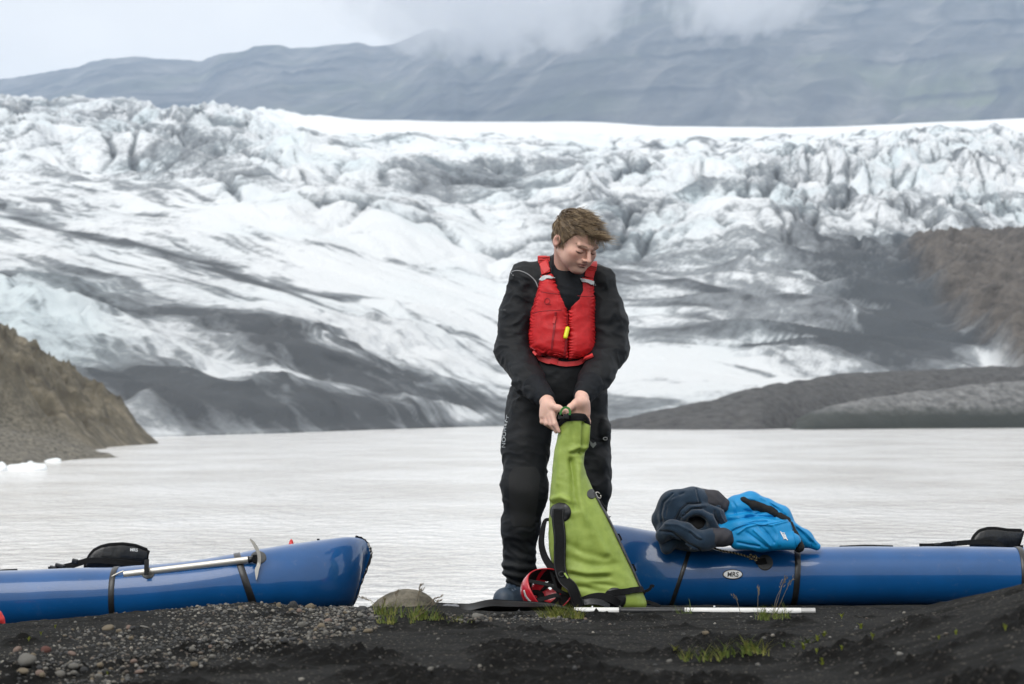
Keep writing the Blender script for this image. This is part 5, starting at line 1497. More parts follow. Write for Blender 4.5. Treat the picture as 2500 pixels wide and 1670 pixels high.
# black roll-top rim
rim = np.concatenate([inner_[1][None] * .3 + inner_[0][None] * .7, BVb[0][None] + np.array([0, 0, .003]), BVb[0][None], BVb[2][None], BVb[5][None]])
cc = rim.mean(1, keepdims=True); nn2 = rim - cc; nn2[..., 2] = 0; nn2 /= np.linalg.norm(nn2, axis=2, keepdims=True)
rim = rim + nn2 * np.array([-.002, .001, .004, .005, .003])[:, None, None]
mesh_obj('rim', rim, grid_faces(NS, 5, True), m_blk, bag)
m_gbk = mk('green_buckle', (0.035, 0.19, 0.035), .35, .1, 30)
mb = MB(); g_ = [P(a, b_, 9.545) for a, b_ in ((1368, 1012), (1371, 1001), (1379, 995), (1388, 997), (1392, 1006), (1390, 1013))]
mb.ribbon(spline(g_, 26), .012, .007, (0, 0, 1)); 
mb = MB(); gp = spline(g_, 26); cg_ = gp.mean(0); mb.ribbon(gp, .014, .009, np.array([(p_ - cg_) / np.linalg.norm(p_ - cg_) for p_ in gp])); mb.build('green_buckle', m_gbk, bag)
mb = MB()
for a, b_, w_, h_ in ((1380, 1016, .016, .018), (1386, 1016, .010, .024), (1366, 1018, .012, .018), (1373, 1020, .014, .010)): mb.box(P(a, b_, 9.548), (w_, .014, h_), Matrix.Rotation(.12, 3, 'Y'))
o_ = mb.build('side_release_buckle', m_blkg, bag, False); md = o_.modifiers.new('edge', 'BEVEL'); md.width = .0015; md.segments = 2
# harness
mb = MB(); bag_s.disc(mb, 1369, 1251, 25, 24, 0, .004, .005, dflt=BY); mb.build('strap_patch', m_blkg, bag)
sw = [(1366, 1244, .012), (1367, 1270, .014), (1370, 1310, .016), (1371, 1350, .020), (1374, 1385, .028), (1384, 1415, .040), (1402, 1440, .050), (1418, 1470, .045)]
pts = np.array([bag_s.hit(a, b_, lf, BY)[0] for a, b_, lf in sw]); pts = spline(pts, 40)
mb = MB(); mb.ribbon(pts, np.interp(np.linspace(0, 1, 40), [0, .15, .7, 1], [.050, .052, .050, .034]), .016, (0, -1, .1)); st = mb.build('shoulder_strap', m_blk, bag)
for off in (-.40, .40):
    s_ = np.cross(np.gradient(pts, axis=0), np.array([0, -1, .1])); s_ /= np.linalg.norm(s_, axis=1)[:, None]
    mb = MB(); mb.tube(pts + s_ * .052 * off + np.array([0, -.009, 0]), .0022, 5); mb.build('strap_piping', m_blkg, st)
q2 = [P(a, b_, y_) for a, b_, y_ in ((1344, 1268, 9.62), (1331, 1272, 9.61), (1324, 1300, 9.60), (1322, 1330, 9.59), (1331, 1362, 9.57), (1350, 1390, 9.53), (1364, 1404, 9.50), (1372, 1418, 9.49))]
mb = MB(); mb.ribbon(spline(q2, 40), np.interp(np.linspace(0, 1, 40), [0, .1, .35, .8, 1], [.014, .014, .024, .036, .034]), .012, (-.35, -1, .1)); mb.build('shoulder_strap', m_blk, bag)
m_lime = mk('lime_webbing', (0.42, 0.58, 0.12), .6, .1, 40)
qa = [P(a, b_, y_) for a, b_, y_ in ((1374, 1398, 9.455), (1388, 1420, 9.455), (1402, 1442, 9.455), (1418, 1462, 9.47))]
mb = MB(); mb.ribbon(spline(qa, 20), .016, .004, (0, -1, 0)); lt_ = mb.build('load_strap', m_blk, bag)
for seg in ([(1378, 1399), (1391, 1417)], [(1395, 1423), (1402, 1434)], [(1407, 1441), (1416, 1459)]):
    mb = MB(); mb.ribbon(spline([P(a, b_, 9.448) for a, b_ in seg], 6), .007, .003, (0, -1, 0)); mb.build('lime_edge', m_lime, lt_)
mb = MB(); mb.tube(np.array([P(1371 + 7 * math.cos(a), 1402 + 6 * math.sin(a), 9.45) for a in np.linspace(0, 2 * math.pi, 14)]), .0026, 5, up=(0, 1, 0)); mb.build('strap_ring', m_blkg, bag)
# hip belt along the foot and its round patch
mb = MB(); bag_s.disc(mb, 1501, 1462, 27, 27, 0, .004, .005, dflt=BY); mb.build('belt_patch', m_blkg, bag)
mb = MB(); bag_s.strap(mb, [(1482, 1452), (1505, 1446), (1530, 1444), (1556, 1441), (1572, 1442)], .026, .005, 20, .010, BY); mb.build('belt_strap', m_blk, bag)
mb = MB(); mb.ribbon(spline([P(a, b_, y_) for a, b_, y_ in ((1392, 1476, 9.47), (1420, 1468, 9.455), (1446, 1459, 9.45), (1470, 1457, 9.455), (1496, 1465, 9.46), (1512, 1476, 9.48))], 30), .034, .010, (0, -1, .25)); mb.build('hip_belt', m_blk, bag)
mb = MB(); mb.ribbon(spline([P(a, b_, y_) for a, b_, y_ in ((1400, 1478, 9.46), (1430, 1470, 9.44), (1460, 1470, 9.44), (1488, 1479, 9.46))], 20), .026, .008, (0, -1, .3)); mb.build('hip_belt', m_blkg, bag)
mb = MB(); bag_s.strap(mb, [(1450, 1202), (1462, 1228), (1478, 1256), (1496, 1292), (1512, 1326), (1528, 1360), (1545, 1396), (1560, 1430), (1568, 1442)], .020, .005, 40, .004, BY); zp = mb.build('side_tape', m_dgrey, bag)
mb = MB(); bag_s.disc(mb, 1444, 1206, 11, 12, 0, .003, .004, dflt=BY); mb.build('tape_end', m_dgrey, bag)
mb = MB(); bag_s.strap(mb, [(1454, 1208), (1466, 1232), (1483, 1258), (1502, 1292), (1518, 1326), (1534, 1360), (1550, 1396), (1564, 1430)], .010, .008, 40, .009, BY); mb.build('compression_cord', m_blk, bag)
hk = bag_s.hit(1455, 1212, .012, BY)[0]
mb = MB(); mb.tube(hk + np.array([[.009 * math.cos(a) - .006 * math.sin(a), -.002, .013 * math.sin(a)] for a in np.linspace(.4, 2 * math.pi, 14)]), .0022, 5, up=(0, 1, 0)); mb.build('hook', m_alu, bag)
for a, b_ in ((1482, 1254), (1520, 1322), (1570, 1432)):
    mb = MB(); mb.box(bag_s.hit(a, b_, .012, BY)[0], (.016, .012, .012), Matrix.Rotation(.6, 3, 'Y')); bev(mb.build('cord_lock', m_blkg, bag, False), .003)
mb = MB(); mb.ribbon(spline([P(a, b_, 9.60) for a, b_ in ((1566, 1446), (1580, 1442), (1588, 1436), (1590, 1430), (1597, 1432))], 16), .012, .005, (0, -1, 0)); mb.build('strap_tail', m_blk, bag)
mb = MB(); mb.ribbon(spline([P(a, b_, 9.58) for a, b_ in ((1573, 1445), (1566, 1455), (1568, 1466), (1582, 1470), (1600, 1476), (1612, 1482))], 20), .016, .004, (0, -1, .2)); mb.build('strap_tail', m_blk, bag)
mb = MB(); cl = [P(1440 + dx, 1083 + dy, 9.72) for dx, dy in ((0, -8), (8, 0), (14, -4), (16, 2), (8, 11), (2, 4))]
v = np.array(cl + [c_ + np.array([0, .01, 0]) for c_ in cl]); mb.add(v, [(0, 1, 2, 3, 4, 5), (11, 10, 9, 8, 7, 6)] + [(i, (i + 1) % 6, (i + 1) % 6 + 6, i + 6) for i in range(6)]); mb.build('rim_clip', mk('grey_plastic', (.18, .19, .19), .5), bag, False)

# ------------------------------------------------------------------ red helmet lying on its side
hc = P(1336, 1438, 9.44)
helm = thing('helmet', (hc[0], hc[1], float(ground_z(hc[0], hc[1]))), 'red watersports helmet lying with its black lining facing out beside the bag', 'helmet')
m_hred = mk('red_shell', (0.46, 0.010, 0.022), .25, .06, 20, coat=.5)
ho = np.array([.52, -.76, .40]); ho /= np.linalg.norm(ho)          # opening
hx_ = np.cross(ho, [0, 0, 1]); hx_ /= np.linalg.norm(hx_); hy_ = np.cross(hx_, ho)
NT, NP = 26, 72
def helmv(th, ph, s=1.0, dz=0.0):
    rim_ = 1.72 + .16 * np.cos(2 * ph + .4)
    t_ = th * rim_
    rr = np.array([.116, .092, .104]) * s
    x = np.sin(t_) * np.cos(ph) * rr[0]; y = np.sin(t_) * np.sin(ph) * rr[1]; z = -np.cos(t_) * rr[2] + dz
    return hc + x[..., None] * hx_ + y[..., None] * hy_ + z[..., None] * ho
TH, PH = np.meshgrid(np.linspace(.02, 1, NT), np.linspace(0, 2 * np.pi, NP, endpoint=False), indexing='ij')
out_v = helmv(TH, PH); in_v = helmv(TH, PH, .955, .002)
vents = [(.40, 1.2), (.42, 2.4), (.5, 4.1), (.45, 5.4)]
gf = grid_faces(NP, NT, True); keep = np.ones(len(gf), bool)
tt_ = TH.ravel()[gf[:, 0]]; pp_ = PH.ravel()[gf[:, 0]]
for a, b_ in vents:
    dph = (pp_ - b_ + np.pi) % (2 * np.pi) - np.pi
    keep &= ((tt_ - a) / .085) ** 2 + (dph * np.sin(tt_ * 1.7) / .22) ** 2 > 1
mb = MB(); mb.add(out_v, gf[keep]); mb.add(in_v, gf[keep][:, ::-1]); n0 = NP * NT
lastr = np.arange(NP) + NP * (NT - 1)
mb.f += [(int(lastr[i]), int(lastr[(i + 1) % NP]), int(lastr[(i + 1) % NP] + n0), int(lastr[i] + n0)) for i in range(NP)]
cnt_e = {}
for fq in gf[keep]:
    for i in range(4):
        e0, e1 = int(fq[i]), int(fq[(i + 1) % 4]); cnt_e[(e0, e1)] = 1
for (e0, e1) in list(cnt_e):
    if (e1, e0) not in cnt_e and e0 < NP * (NT - 1) and e1 < NP * (NT - 1) and e0 >= NP: mb.f.append((e1, e0, e0 + n0, e1 + n0))
shell = mb.build('shell', m_hred, helm)
hel_s = Surf(out_v.reshape(-1, 3), gf)
# lining pads
for a0, a1, t0_, t1_ in ((.2, 1.6, .50, .97), (1.8, 3.1, .52, .96), (3.3, 4.6, .50, .97), (4.8, 6.0, .52, .96), (0, 6.28, .05, .22), (.9, 1.25, .2, .6), (3.9, 4.25, .2, .6), (2.3, 2.6, .2, .6)):
    T2, P2 = np.meshgrid(np.linspace(t0_, t1_, 10), np.linspace(a0, a1, 22), indexing='ij')
    s_ = .945 - .10 * np.sin(np.linspace(0, np.pi, 10))[:, None] ** .5 * np.sin(np.linspace(0, np.pi, 22))[None] ** .5
    rim_ = 1.72 + .16 * np.cos(2 * P2 + .4); tq_ = T2 * rim_
    rr = np.array([.116, .092, .104])
    v = hc + (np.sin(tq_) * np.cos(P2) * rr[0] * s_)[..., None] * hx_ + (np.sin(tq_) * np.sin(P2) * rr[1] * s_)[..., None] * hy_ + (-np.cos(tq_) * rr[2] * s_ + .002)[..., None] * ho
    mesh_obj('lining_pad', v, grid_faces(22, 10), m_blk, helm)
def hpt(th, ph, s=.93): return helmv(np.array(th), np.array(ph), s)
mb = MB(); mb.ribbon(spline([hpt(.9, .5), hc + ho * .05 + hx_ * .02, hc + ho * .055 - hy_ * .02, hpt(.95, 3.6)], 24), .018, .004, ho); mb.build('chin_strap', m_blk, helm)
mb = MB(); mb.ribbon(spline([hpt(.9, 5.6), hc + ho * .06 - hx_ * .0 - hy_ * .05, hpt(.95, 4.2)], 20), .018, .004, ho); mb.build('chin_strap', m_blk, helm)
mb = MB(); mb.ribbon(spline([hpt(.9, 2.0), hc + ho * .02 - hx_ * .03, hc + ho * .03 - hx_ * .02 - hy_ * .05, hpt(.95, 5.0)], 20), .014, .004, ho); mb.build('chin_strap', m_blk, helm)
# sticker with lettering, running down the near side
arc = [(1280, 1441), (1284, 1454), (1292, 1465), (1302, 1474), (1309, 1479)]
mb = MB(); hel_s.strap(mb, arc, .0105, .0015, 24, .0022, 9.4); stk = mb.build('sticker', m_white, helm)
v, f = glyphs('ICE WALKERS')
xs_ = v[:, 0]; L0 = xs_.max() - xs_.min()
ar = spline([(a, b_, 0) for a, b_ in arc], 60)[::-1]
cum = np.r_[0, np.cumsum(np.linalg.norm(np.diff(ar, axis=0), axis=1))]
outp = []
for x, y, _ in v:
    s_ = ((x - xs_.min()) / L0 * .90 + .05) * cum[-1]
    px_ = np.interp(s_, cum, ar[:, 0]); py2 = np.interp(s_, cum, ar[:, 1]); k = min(int(np.searchsorted(cum, s_)), 59)
    tg = ar[k] - ar[max(k - 1, 0)]; tg = tg / (np.linalg.norm(tg) + 1e-9)
    nx, ny = tg[1], -tg[0]
    outp.append(hel_s.hit(px_ + nx * y * 5.2, py2 + ny * y * 5.2, .0042, 9.4)[0])
mesh_obj('sticker_lettering', outp, f, m_blkg, stk, False)

# ------------------------------------------------------------------ paddle
PY_ = 9.28
pad = thing('paddle', P(1540, 1495, PY_), 'white and black kayak paddle lying on the sand in front of the bag', 'paddle')
m_pw = mk('white_shaft', (0.70, 0.70, 0.68), .32, .05, 20, coat=.2); m_ps = mk('silver_shaft', (0.42, 0.42, 0.41), .35, .08, 20, metal=.3)
def shaft(name, x0, x1, r, mat, y0=1491.5, y1=1493):
    mb = MB(); yy = lambda x: np.interp(x, [1300, 1960], [y0, y1])
    mb.tube([P(x, yy(x), PY_) for x in np.linspace(x0, x1, 6)], r, 20); return mb.build(name, mat, pad, True, 50)
shaft('shaft', 1402, 1514, .0150, m_pw); shaft('shaft', 1518, 1668, .0152, m_blkg); shaft('shaft', 1668, 1955, .0150, m_pw); shaft('shaft', 1955, 1990, .0148, m_ps)
shaft('ferrule', 1511, 1519, .0165, m_blkg); shaft('ferrule', 1666, 1671, .0158, m_blkg)
mb = MB(); c_ = P(1513, 1492, PY_); mb.tube(np.array([c_ + np.array([0, .019 * math.cos(a), .019 * math.sin(a)]) for a in np.linspace(0, 2 * math.pi, 20)]), .0045, 6, up=(1, 0, 0)); mb.build('drip_ring', m_blkg, pad)
nb_, mbk = 40, 17
bl = np.zeros((2, nb_, mbk, 3))
for i, s_ in enumerate(np.linspace(0, 1, nb_)):
    x = 1121 + (1420 - 1121) * s_
    cy = np.interp(x, [1121, 1160, 1250, 1330, 1420], [1480, 1484, 1489, 1491, 1491.5])
    w_ = np.interp(s_, [0, .03, .12, .35, .6, .8, .92, 1], [.004, .030, .062, .088, .082, .050, .024, .016])
    c = P(x, cy, PY_)
    for j, k in enumerate(np.linspace(-1, 1, mbk)):
        for sd in (0, 1):
            th = .0035 * (1 - k * k) + .006 * np.exp(-(k / .18) ** 2) * ss(0.05, .6, s_) + .008 * ss(.8, 1, s_) * (1 - k * k) ** .5
            bl[sd, i, j] = c + np.array([0, k * w_, .030 * k * k * ss(0, .3, s_) * (1 - ss(.75, 1, s_)) + .010 * k * (1 - s_) - .004 + (th if sd == 0 else -th)])
mb = MB(); g_ = grid_faces(mbk, nb_); mb.add(bl[0], g_); mb.add(bl[1], g_[:, ::-1]); n0 = nb_ * mbk
bd = [i * mbk for i in range(nb_)]; bd2 = [i * mbk + mbk - 1 for i in range(nb_)]
for lst, fl_ in ((bd, 0), (bd2, 1)):
    for a, b_ in zip(lst[:-1], lst[1:]): mb.f.append((a, b_, b_ + n0, a + n0) if fl_ else (b_, a, a + n0, b_ + n0))
mb.f += [(j + 1, j, j + n0, j + 1 + n0) for j in range(mbk - 1)]
mb.build('blade', m_blade, pad)
mb = MB(); mb.tube([P(1744, 1482.5, PY_), P(1744, 1479, PY_)], .004, 6); mb.build('snap_button', m_white, pad)
mb = MB(); mb.tube([P(1446, 1483.5, PY_), P(1446, 1479.5, PY_)], .0035, 6); mb.build('snap_button', m_white, pad)

# ------------------------------------------------------------------ jackets on the right raft
m_flc = mk('navy_fleece', (0.016, 0.034, 0.060), .88, .18, 22, .35, 500, sheen=.25, spec=.15)
m_flg = mk('charcoal_softshell', (0.032, 0.032, 0.040), .75, .15, 30, .2, 500)
m_flk = mk('black_lining_and_shade', (0.004,0.004,0.0045), .8, .2, 30)
JY = 10.22
def J(x, y, dy=0.0): return P(x, y, JY + dy)
def px(n): return n / FPX * JY
def cloth(amp, f1_, f2_, seed, dirv=(1., .6, -1.)):
    dv = np.array(dirv) / np.linalg.norm(dirv)
    def g(p):
        w = p + .018 * np.stack([pn3(p * 12, seed), pn3(p * 12, seed + 1), pn3(p * 12, seed + 2)], 1)
        s = w @ dv
        a = 1 - 2 * np.abs(pn3(np.stack([s * f1_, w[:, 1] * 6, w[:, 0] * 4], 1), seed + 4))
        b_ = 1 - 2 * np.abs(pn3(w * f2_, seed + 6))
        return -amp * (a * .7 + b_ * .45)
    return g
def plus(base, lines):
    """folds along lines seen in the photograph (zoomed coordinates), added to soft crumpling"""
    L_ = [([(1580 + x / 5.336, 1180 + y / 5.336) for x, y in pts], w, dep) for pts, w, dep in lines]
    def g(p):
        r = base(p); X_, Y_ = px_of(p[:, 0], p[:, 1], p[:, 2])
        fr = ss(JY + .05, JY - .01, p[:, 1])
        for pts, w, dep in L_:
            best = np.full(len(p), 1e9)
            for (x0, y0), (x1, y1) in zip(pts[:-1], pts[1:]):
                ex_, ey_ = x1 - x0, y1 - y0
                t_ = np.clip(((X_ - x0) * ex_ + (Y_ - y0) * ey_) / (ex_ * ex_ + ey_ * ey_), 0, 1)
                best = np.minimum(best, np.hypot(X_ - x0 - ex_ * t_, Y_ - y0 - ey_ * t_))
            r = r + dep * np.exp(-(best / w) ** 2) * fr
        return r
    return g
FL = [([(330, 140), (215, 250), (185, 400), (200, 500)], 2.6, .010), ([(470, 130), (330, 190), (250, 290), (235, 430)], 3.0, .008), ([(400, 160), (280, 240), (220, 350)], 3.0, -.006),
      ([(690, 265), (530, 270), (440, 345), (375, 470)], 2.6, .012), ([(700, 330), (570, 330), (470, 430)], 2.4, .010), ([(760, 290), (600, 300), (500, 360)], 3.2, -.006),
      ([(640, 80), (660, 180), (690, 260)], 2.0, .007), ([(880, 360), (885, 440), (950, 550)], 2.6, .010), ([(940, 350), (960, 430), (1010, 510)], 2.6, -.006), ([(820, 250), (900, 300), (980, 330)], 2.6, .008)]
SLV = [([(180, 620), (330, 640), (500, 770), (690, 860)], 2.6, .010), ([(230, 530), (400, 540), (560, 620), (690, 720)], 3.2, -.006), ([(560, 640), (640, 720), (700, 740)], 2.2, .008), ([(300, 700), (420, 780), (560, 840)], 2.6, .006)]
BLU = [([(1020, 495), (1180, 470), (1400, 432), (1660, 440)], 2.6, .008), ([(1060, 440), (1220, 410), (1420, 385)], 3.4, -.007), ([(1180, 650), (1300, 565), (1480, 522), (1610, 545), (1830, 490)], 2.6, -.007),
       ([(1100, 620), (1240, 560), (1400, 505), (1560, 500)], 2.4, .008), ([(1480, 570), (1560, 650), (1650, 770)], 3.4, .007), ([(1300, 640), (1450, 750), (1560, 830)], 3.2, .007), ([(1390, 610), (1510, 720), (1610, 820)], 3.0, -.006),
       ([(1280, 350), (1420, 400), (1560, 350)], 2.6, .007), ([(1180, 770), (1330, 800), (1460, 820)], 2.6, .008), ([(1560, 225), (1680, 330), (1800, 420)], 2.8, .007), ([(1480, 190), (1620, 260), (1760, 330)], 2.6, -.005),
       ([(1120, 250), (1160, 320), (1150, 400)], 2.6, .006), ([(1900, 540), (2010, 640), (2120, 760)], 2.8, .008), ([(1950, 560), (2080, 650), (2200, 780)], 2.8, -.006), ([(1650, 560), (1700, 660), (1720, 800)], 3.6, -.005), ([(2150, 760), (2140, 830)], 2.0, .006)]
flz = J(1690, 1340)
fleece = thing('fleece_jacket', flz, 'crumpled navy fleece jacket with charcoal cuffs lying on the right raft', 'jacket', 'jackets on the right raft')
fb = S()
fb.chain([J(1622, 1268, .02), J(1646, 1236, .0), J(1692, 1226, .0), J(1724, 1228, .02)], [px(30), px(36), px(33), px(30)], .03)
fb.chain([J(1640, 1300, .02), J(1634, 1262, -.03), J(1660, 1244, -.05), J(1705, 1243, -.05), J(1748, 1250, -.04), J(1762, 1276, -.02)], [px(24), px(24), px(17), px(15), px(16), px(16)], .012)
fb.chain([J(1672, 1282, -.05), J(1676, 1262, -.075), J(1705, 1252, -.085), J(1735, 1268, -.08), J(1748, 1296, -.06)], [px(13), px(11), px(10), px(11), px(12)], .008)
fb.ell(J(1690, 1300, .05), (px(85), .13, px(46)), None, .03)
fb.ell(J(1700, 1278, -.10), (px(26), .085, px(20)), None, .02, 's')
fb.chain([J(1625, 1300, -.03), J(1632, 1325, -.03), J(1628, 1340, -.04)], [px(22), px(20), px(12)], .02)
v_, f_ = fb.mesh(.0038, plus(cloth(.0036, 14, 12, 31, (1, .3, -.9)), FL), .022)
mesh_obj('body', v_, f_, m_flc, fleece)
sl = S(); sl.chain([J(1618, 1308, -.06), J(1640, 1292, -.085), J(1672, 1298, -.10), J(1698, 1320, -.105), J(1722, 1320, -.10), J(1742, 1312, -.095)], [px(17), px(21), px(20), px(22), px(22), px(22)], .02)
v_, f_ = sl.mesh(.0038, plus(cloth(.003, 16, 14, 41, (1, .2, .3)), SLV), .02); mesh_obj('sleeve', v_, f_, m_flc, fleece)
cf = S(); cf.chain([J(1744, 1312, -.095), J(1768, 1312, -.085), J(1785, 1317, -.075)], [px(23), px(21), px(14)], .01); cf.ell(J(1803, 1319, -.08), (px(10), .03, px(9)), None, .006, 's')
v_, f_ = cf.mesh(.004, cloth(.003, 30, 24, 45), .008); mesh_obj('cuff', v_, f_, m_flg, fleece)
cf = S(); cf.chain([J(1716, 1222, .01), J(1742, 1224, .0), J(1764, 1234, .0)], [px(27), px(23), px(17)], .02); v_, f_ = cf.mesh(.004, cloth(.005, 24, 24, 47, (.6, .2, 1)), .01); mesh_obj('cuff', v_, f_, m_flg, fleece)
hl_ = S(); hl_.ell(J(1702, 1284, -.03), (px(26), .03, px(18)), None); v_, f_ = hl_.mesh(.006, cloth(.004, 24, 20, 3), .01); mesh_obj('lining', v_, f_, m_flk, fleece)  # black body added inside the opening to deepen its shade
mb = MB(); mb.tube(spline([J(1642, 1204, .0), J(1637, 1201, 0), J(1633, 1199, 0)], 6), .0022, 5); mb.build('drawcord', m_blk, fleece)

m_bj = mk('azure_shell_fabric', (0.002, 0.24, 0.54), .48, .08, 14, .12, 260, spec=.4)
bjz = J(1880, 1338)
bj = thing('shell_jacket', bjz, 'bright azure waterproof jacket with open black-lined zip on the right raft', 'jacket', 'jackets on the right raft')
bs = S()
bs.chain([J(1775, 1262, .04), J(1800, 1240, .02), J(1832, 1226, .02), J(1868, 1242, .03), J(1903, 1262, .03), J(1924, 1290, .03)], [px(24), px(26), px(22), px(21), px(24), px(20)], .03)
bs.chain([J(1768, 1300, -.02), J(1810, 1292, -.05), J(1860, 1296, -.07), J(1910, 1292, -.07)], [px(26), px(26), px(26), px(22)], .03)
bs.chain([J(1800, 1322, -.07), J(1860, 1322, -.09), J(1934, 1322, -.09)], [px(18), px(20), px(20)], .03)
bs.cone(J(1778, 1276, .01), J(1860, 1268, .01), px(24), px(22), .02)
bs.ell(J(1860, 1306, .03), (px(88), .12, px(38)), None, .03)
bs.chain([J(1936, 1300, .0), J(1962, 1314, .02), J(1994, 1334, .03)], [px(20), px(19), px(8)], .02)
bs.chain([J(1815, 1220, -.036), J(1840, 1232, -.034), J(1880, 1245, -.030), J(1922, 1270, -.034)], [px(8), px(12), px(9), px(7)], .006, 's')
bs.chain([J(1929, 1280, -.06), J(1938, 1304, -.085), J(1951, 1338, -.10)], [px(6), px(8), px(11)], .006, 's')
BJV, BJF = bs.mesh(.0036, plus(cloth(.0045, 13, 12, 61, (.35, .2, 1.)), BLU), .024)
mesh_obj('body', BJV, BJF, m_bj, bj)
bj_s = Surf(BJV, BJF)
ln = S(); ln.chain([J(1815, 1221, -.012), J(1840, 1233, -.008), J(1880, 1246, -.006), J(1922, 1271, -.012)], [px(8), px(12), px(9), px(8)], .01)
ln.chain([J(1929, 1280, -.04), J(1938, 1304, -.062), J(1951, 1336, -.072)], [px(7), px(9), px(12)], .01)
v_, f_ = ln.mesh(.004, cloth(.003, 40, 40, 5), .008); mesh_obj('lining', v_, f_, m_flk, bj)
mb = MB(); bj_s.cord(mb, [(1782, 1296), (1800, 1286), (1830, 1278), (1860, 1281), (1885, 1278), (1922, 1270)], .0028, 40, .001, JY); mb.build('pocket_seam', m_bj, bj)
mb = MB(); bj_s.cord(mb, [(1926, 1271), (1931, 1285), (1938, 1304), (1946, 1335)], .0026, 30, .001, JY); mb.build('zip_edge', m_bj, bj)
zz = lambda a, b_: (1860 + a / 19.6, 1260 + b_ / 19.6)
strokes('chest_lettering', [[zz(885, 735), zz(935, 850), zz(1000, 965)], [zz(940, 815), zz(1100, 830)], [zz(960, 905), zz(1130, 915)], [zz(990, 985), zz(1150, 955)], [zz(1010, 1040), zz(1170, 1005)], [zz(1040, 1100), zz(1190, 1055)], [zz(1110, 1030), zz(1235, 1155)]], bj_s, 2.2, m_white, bj, .0035, JY)

# ------------------------------------------------------------------ boulder, net, bits
m_rock = mk('lichen_boulder', (0.105, 0.098, 0.078), .9, .35, 22, .6, 90, col2=(0.205, 0.185, 0.145), spec=.2)
bo = S(); bc = P(986, 1490, 9.62)
bo.ell(bc + (0, .02, -.01), (.142, .11, .088), None, .03); bo.ell(bc + (.03, 0, .0), (.095, .10, .082), None, .04); bo.ell(bc + (-.06, .0, -.03), (.075, .08, .06), None, .04)
v_, f_ = bo.mesh(.005, lambda p: -.007 * fbm3(p * 11, 3, 2) - .003 * fbm3(p * 40, 3, 4), .014)
bld = mesh_obj('boulder', v_, f_, m_rock); tag(bld, 'rounded grey-brown boulder with grass in front near the left raft', 'boulder')
m_net = bpy.data.materials.new('grey_mesh'); m_net.use_nodes = True
t = m_net.node_tree; b = t.nodes['Principled BSDF']; L = t.links.new
tcn = node(t, 'ShaderNodeTexCoord'); wv = node(t, 'ShaderNodeTexWave', Scale=55.0, Distortion=1.0); wv.bands_direction = 'DIAGONAL'; L(tcn.outputs['Object'], wv.inputs['Vector'])
r1 = t.nodes.new('ShaderNodeValToRGB'); r1.color_ramp.elements[0].color = (.06, .065, .075, 1); r1.color_ramp.elements[1].color = (.30, .31, .34, 1); L(wv.outputs['Fac'], r1.inputs['Fac']); L(r1.outputs['Color'], b.inputs['Base Color']); b.inputs['Roughness'].default_value = .8
ne = S(); ne.chain([P(1072, 1494, 9.66), P(1092, 1488, 9.66), P(1110, 1489, 9.65), P(1130, 1492, 9.64), P(1150, 1499, 9.63)], [.018, .020, .020, .016, .010], .01)
v_, f_ = ne.mesh(.0035, cloth(.003, 40, 40, 8), .008); nt_ = mesh_obj('mesh_bag', v_, f_, m_net); tag(nt_, 'crumpled grey striped mesh bag on the ground between boulder and paddle blade', 'mesh bag')
ne = S(); ne.chain([P(1188, 1484, 9.72), P(1200, 1477, 9.72), P(1212, 1477, 9.72), P(1232, 1482, 9.74)], [.010, .014, .014, .010], .01)
v_, f_ = ne.mesh(.0035, cloth(.002, 40, 40, 8), .006); pc_ = mesh_obj('strap_bundle', v_, f_, m_blk); tag(pc_, 'small folded black strap bundle behind the paddle blade', 'strap')
ne = S(); ne.chain([P(-30, 1506, 9.2), P(-6, 1502, 9.2), P(2, 1512, 9.2), P(10, 1523, 9.2)], [.03, .018, .014, .006], .01)
v_, f_ = ne.mesh(.004); rd = mesh_obj('red_pouch', v_, f_, m_red2); tag(rd, 'red pouch on the sand, mostly cut off by the left picture edge', 'pouch')

# ------------------------------------------------------------------ ice floes
m_ice = mk('floe_ice', (0.80, 0.84, 0.86), .45, .05, 3, .3, 12)
for px0, py0, w_, h_, lab in ((-6, 1150, 22, 32, 'small jagged white ice floe touching the left picture edge'), (62, 1148, 50, 26, 'long white ice floe floating before the brown headland'), (128, 1128, 20, 12, 'tiny white ice floe nearest the headland gravel')):
    Yf_ = (CZ - WZ) * FPX / (py0 - HZ); c = P(px0, py0, Yf_); sc_ = Yf_ / FPX
    fl = S(); fl.ell(c, (w_ * sc_, w_ * sc_ * .8, h_ * sc_ * .55), None, .1)
    fl.ell(c + np.array([w_ * sc_ * .4, 0, 0]), (w_ * sc_ * .6, w_ * sc_ * .5, h_ * sc_ * .7), None, .1)
    v_, f_ = fl.mesh(w_ * sc_ / 22, lambda p, s=w_ * sc_: -s * .22 * fbm3(p / s * 2.2, 3, 5), w_ * sc_ * .25, c - np.array([1.6, 1.4, 1.5]) * w_ * sc_, c + np.array([1.6, 1.4, 1.5]) * w_ * sc_, 8)
    tag(mesh_obj('ice_floe', v_, f_, m_ice), lab, 'ice floe', 'ice floes by the headland')
# ------------------------------------------------------------------ stones, gravel
def ground_at(px_, py_):
    """where the line of sight through a picture point meets the bank"""
    Ys = np.linspace(4.3, 11.0, 1400)
    x = (px_ - 1250) / FPX * Ys; zl = CZ - (py_ - HZ) / FPX * Ys
    g = ground_z(x, Ys) - zl
    i = np.argmax(g > 0)
    if not (g > 0).any(): i = int(np.argmax(g))
    return np.array([x[i], Ys[i], float(ground_z(x[i], Ys[i]))])

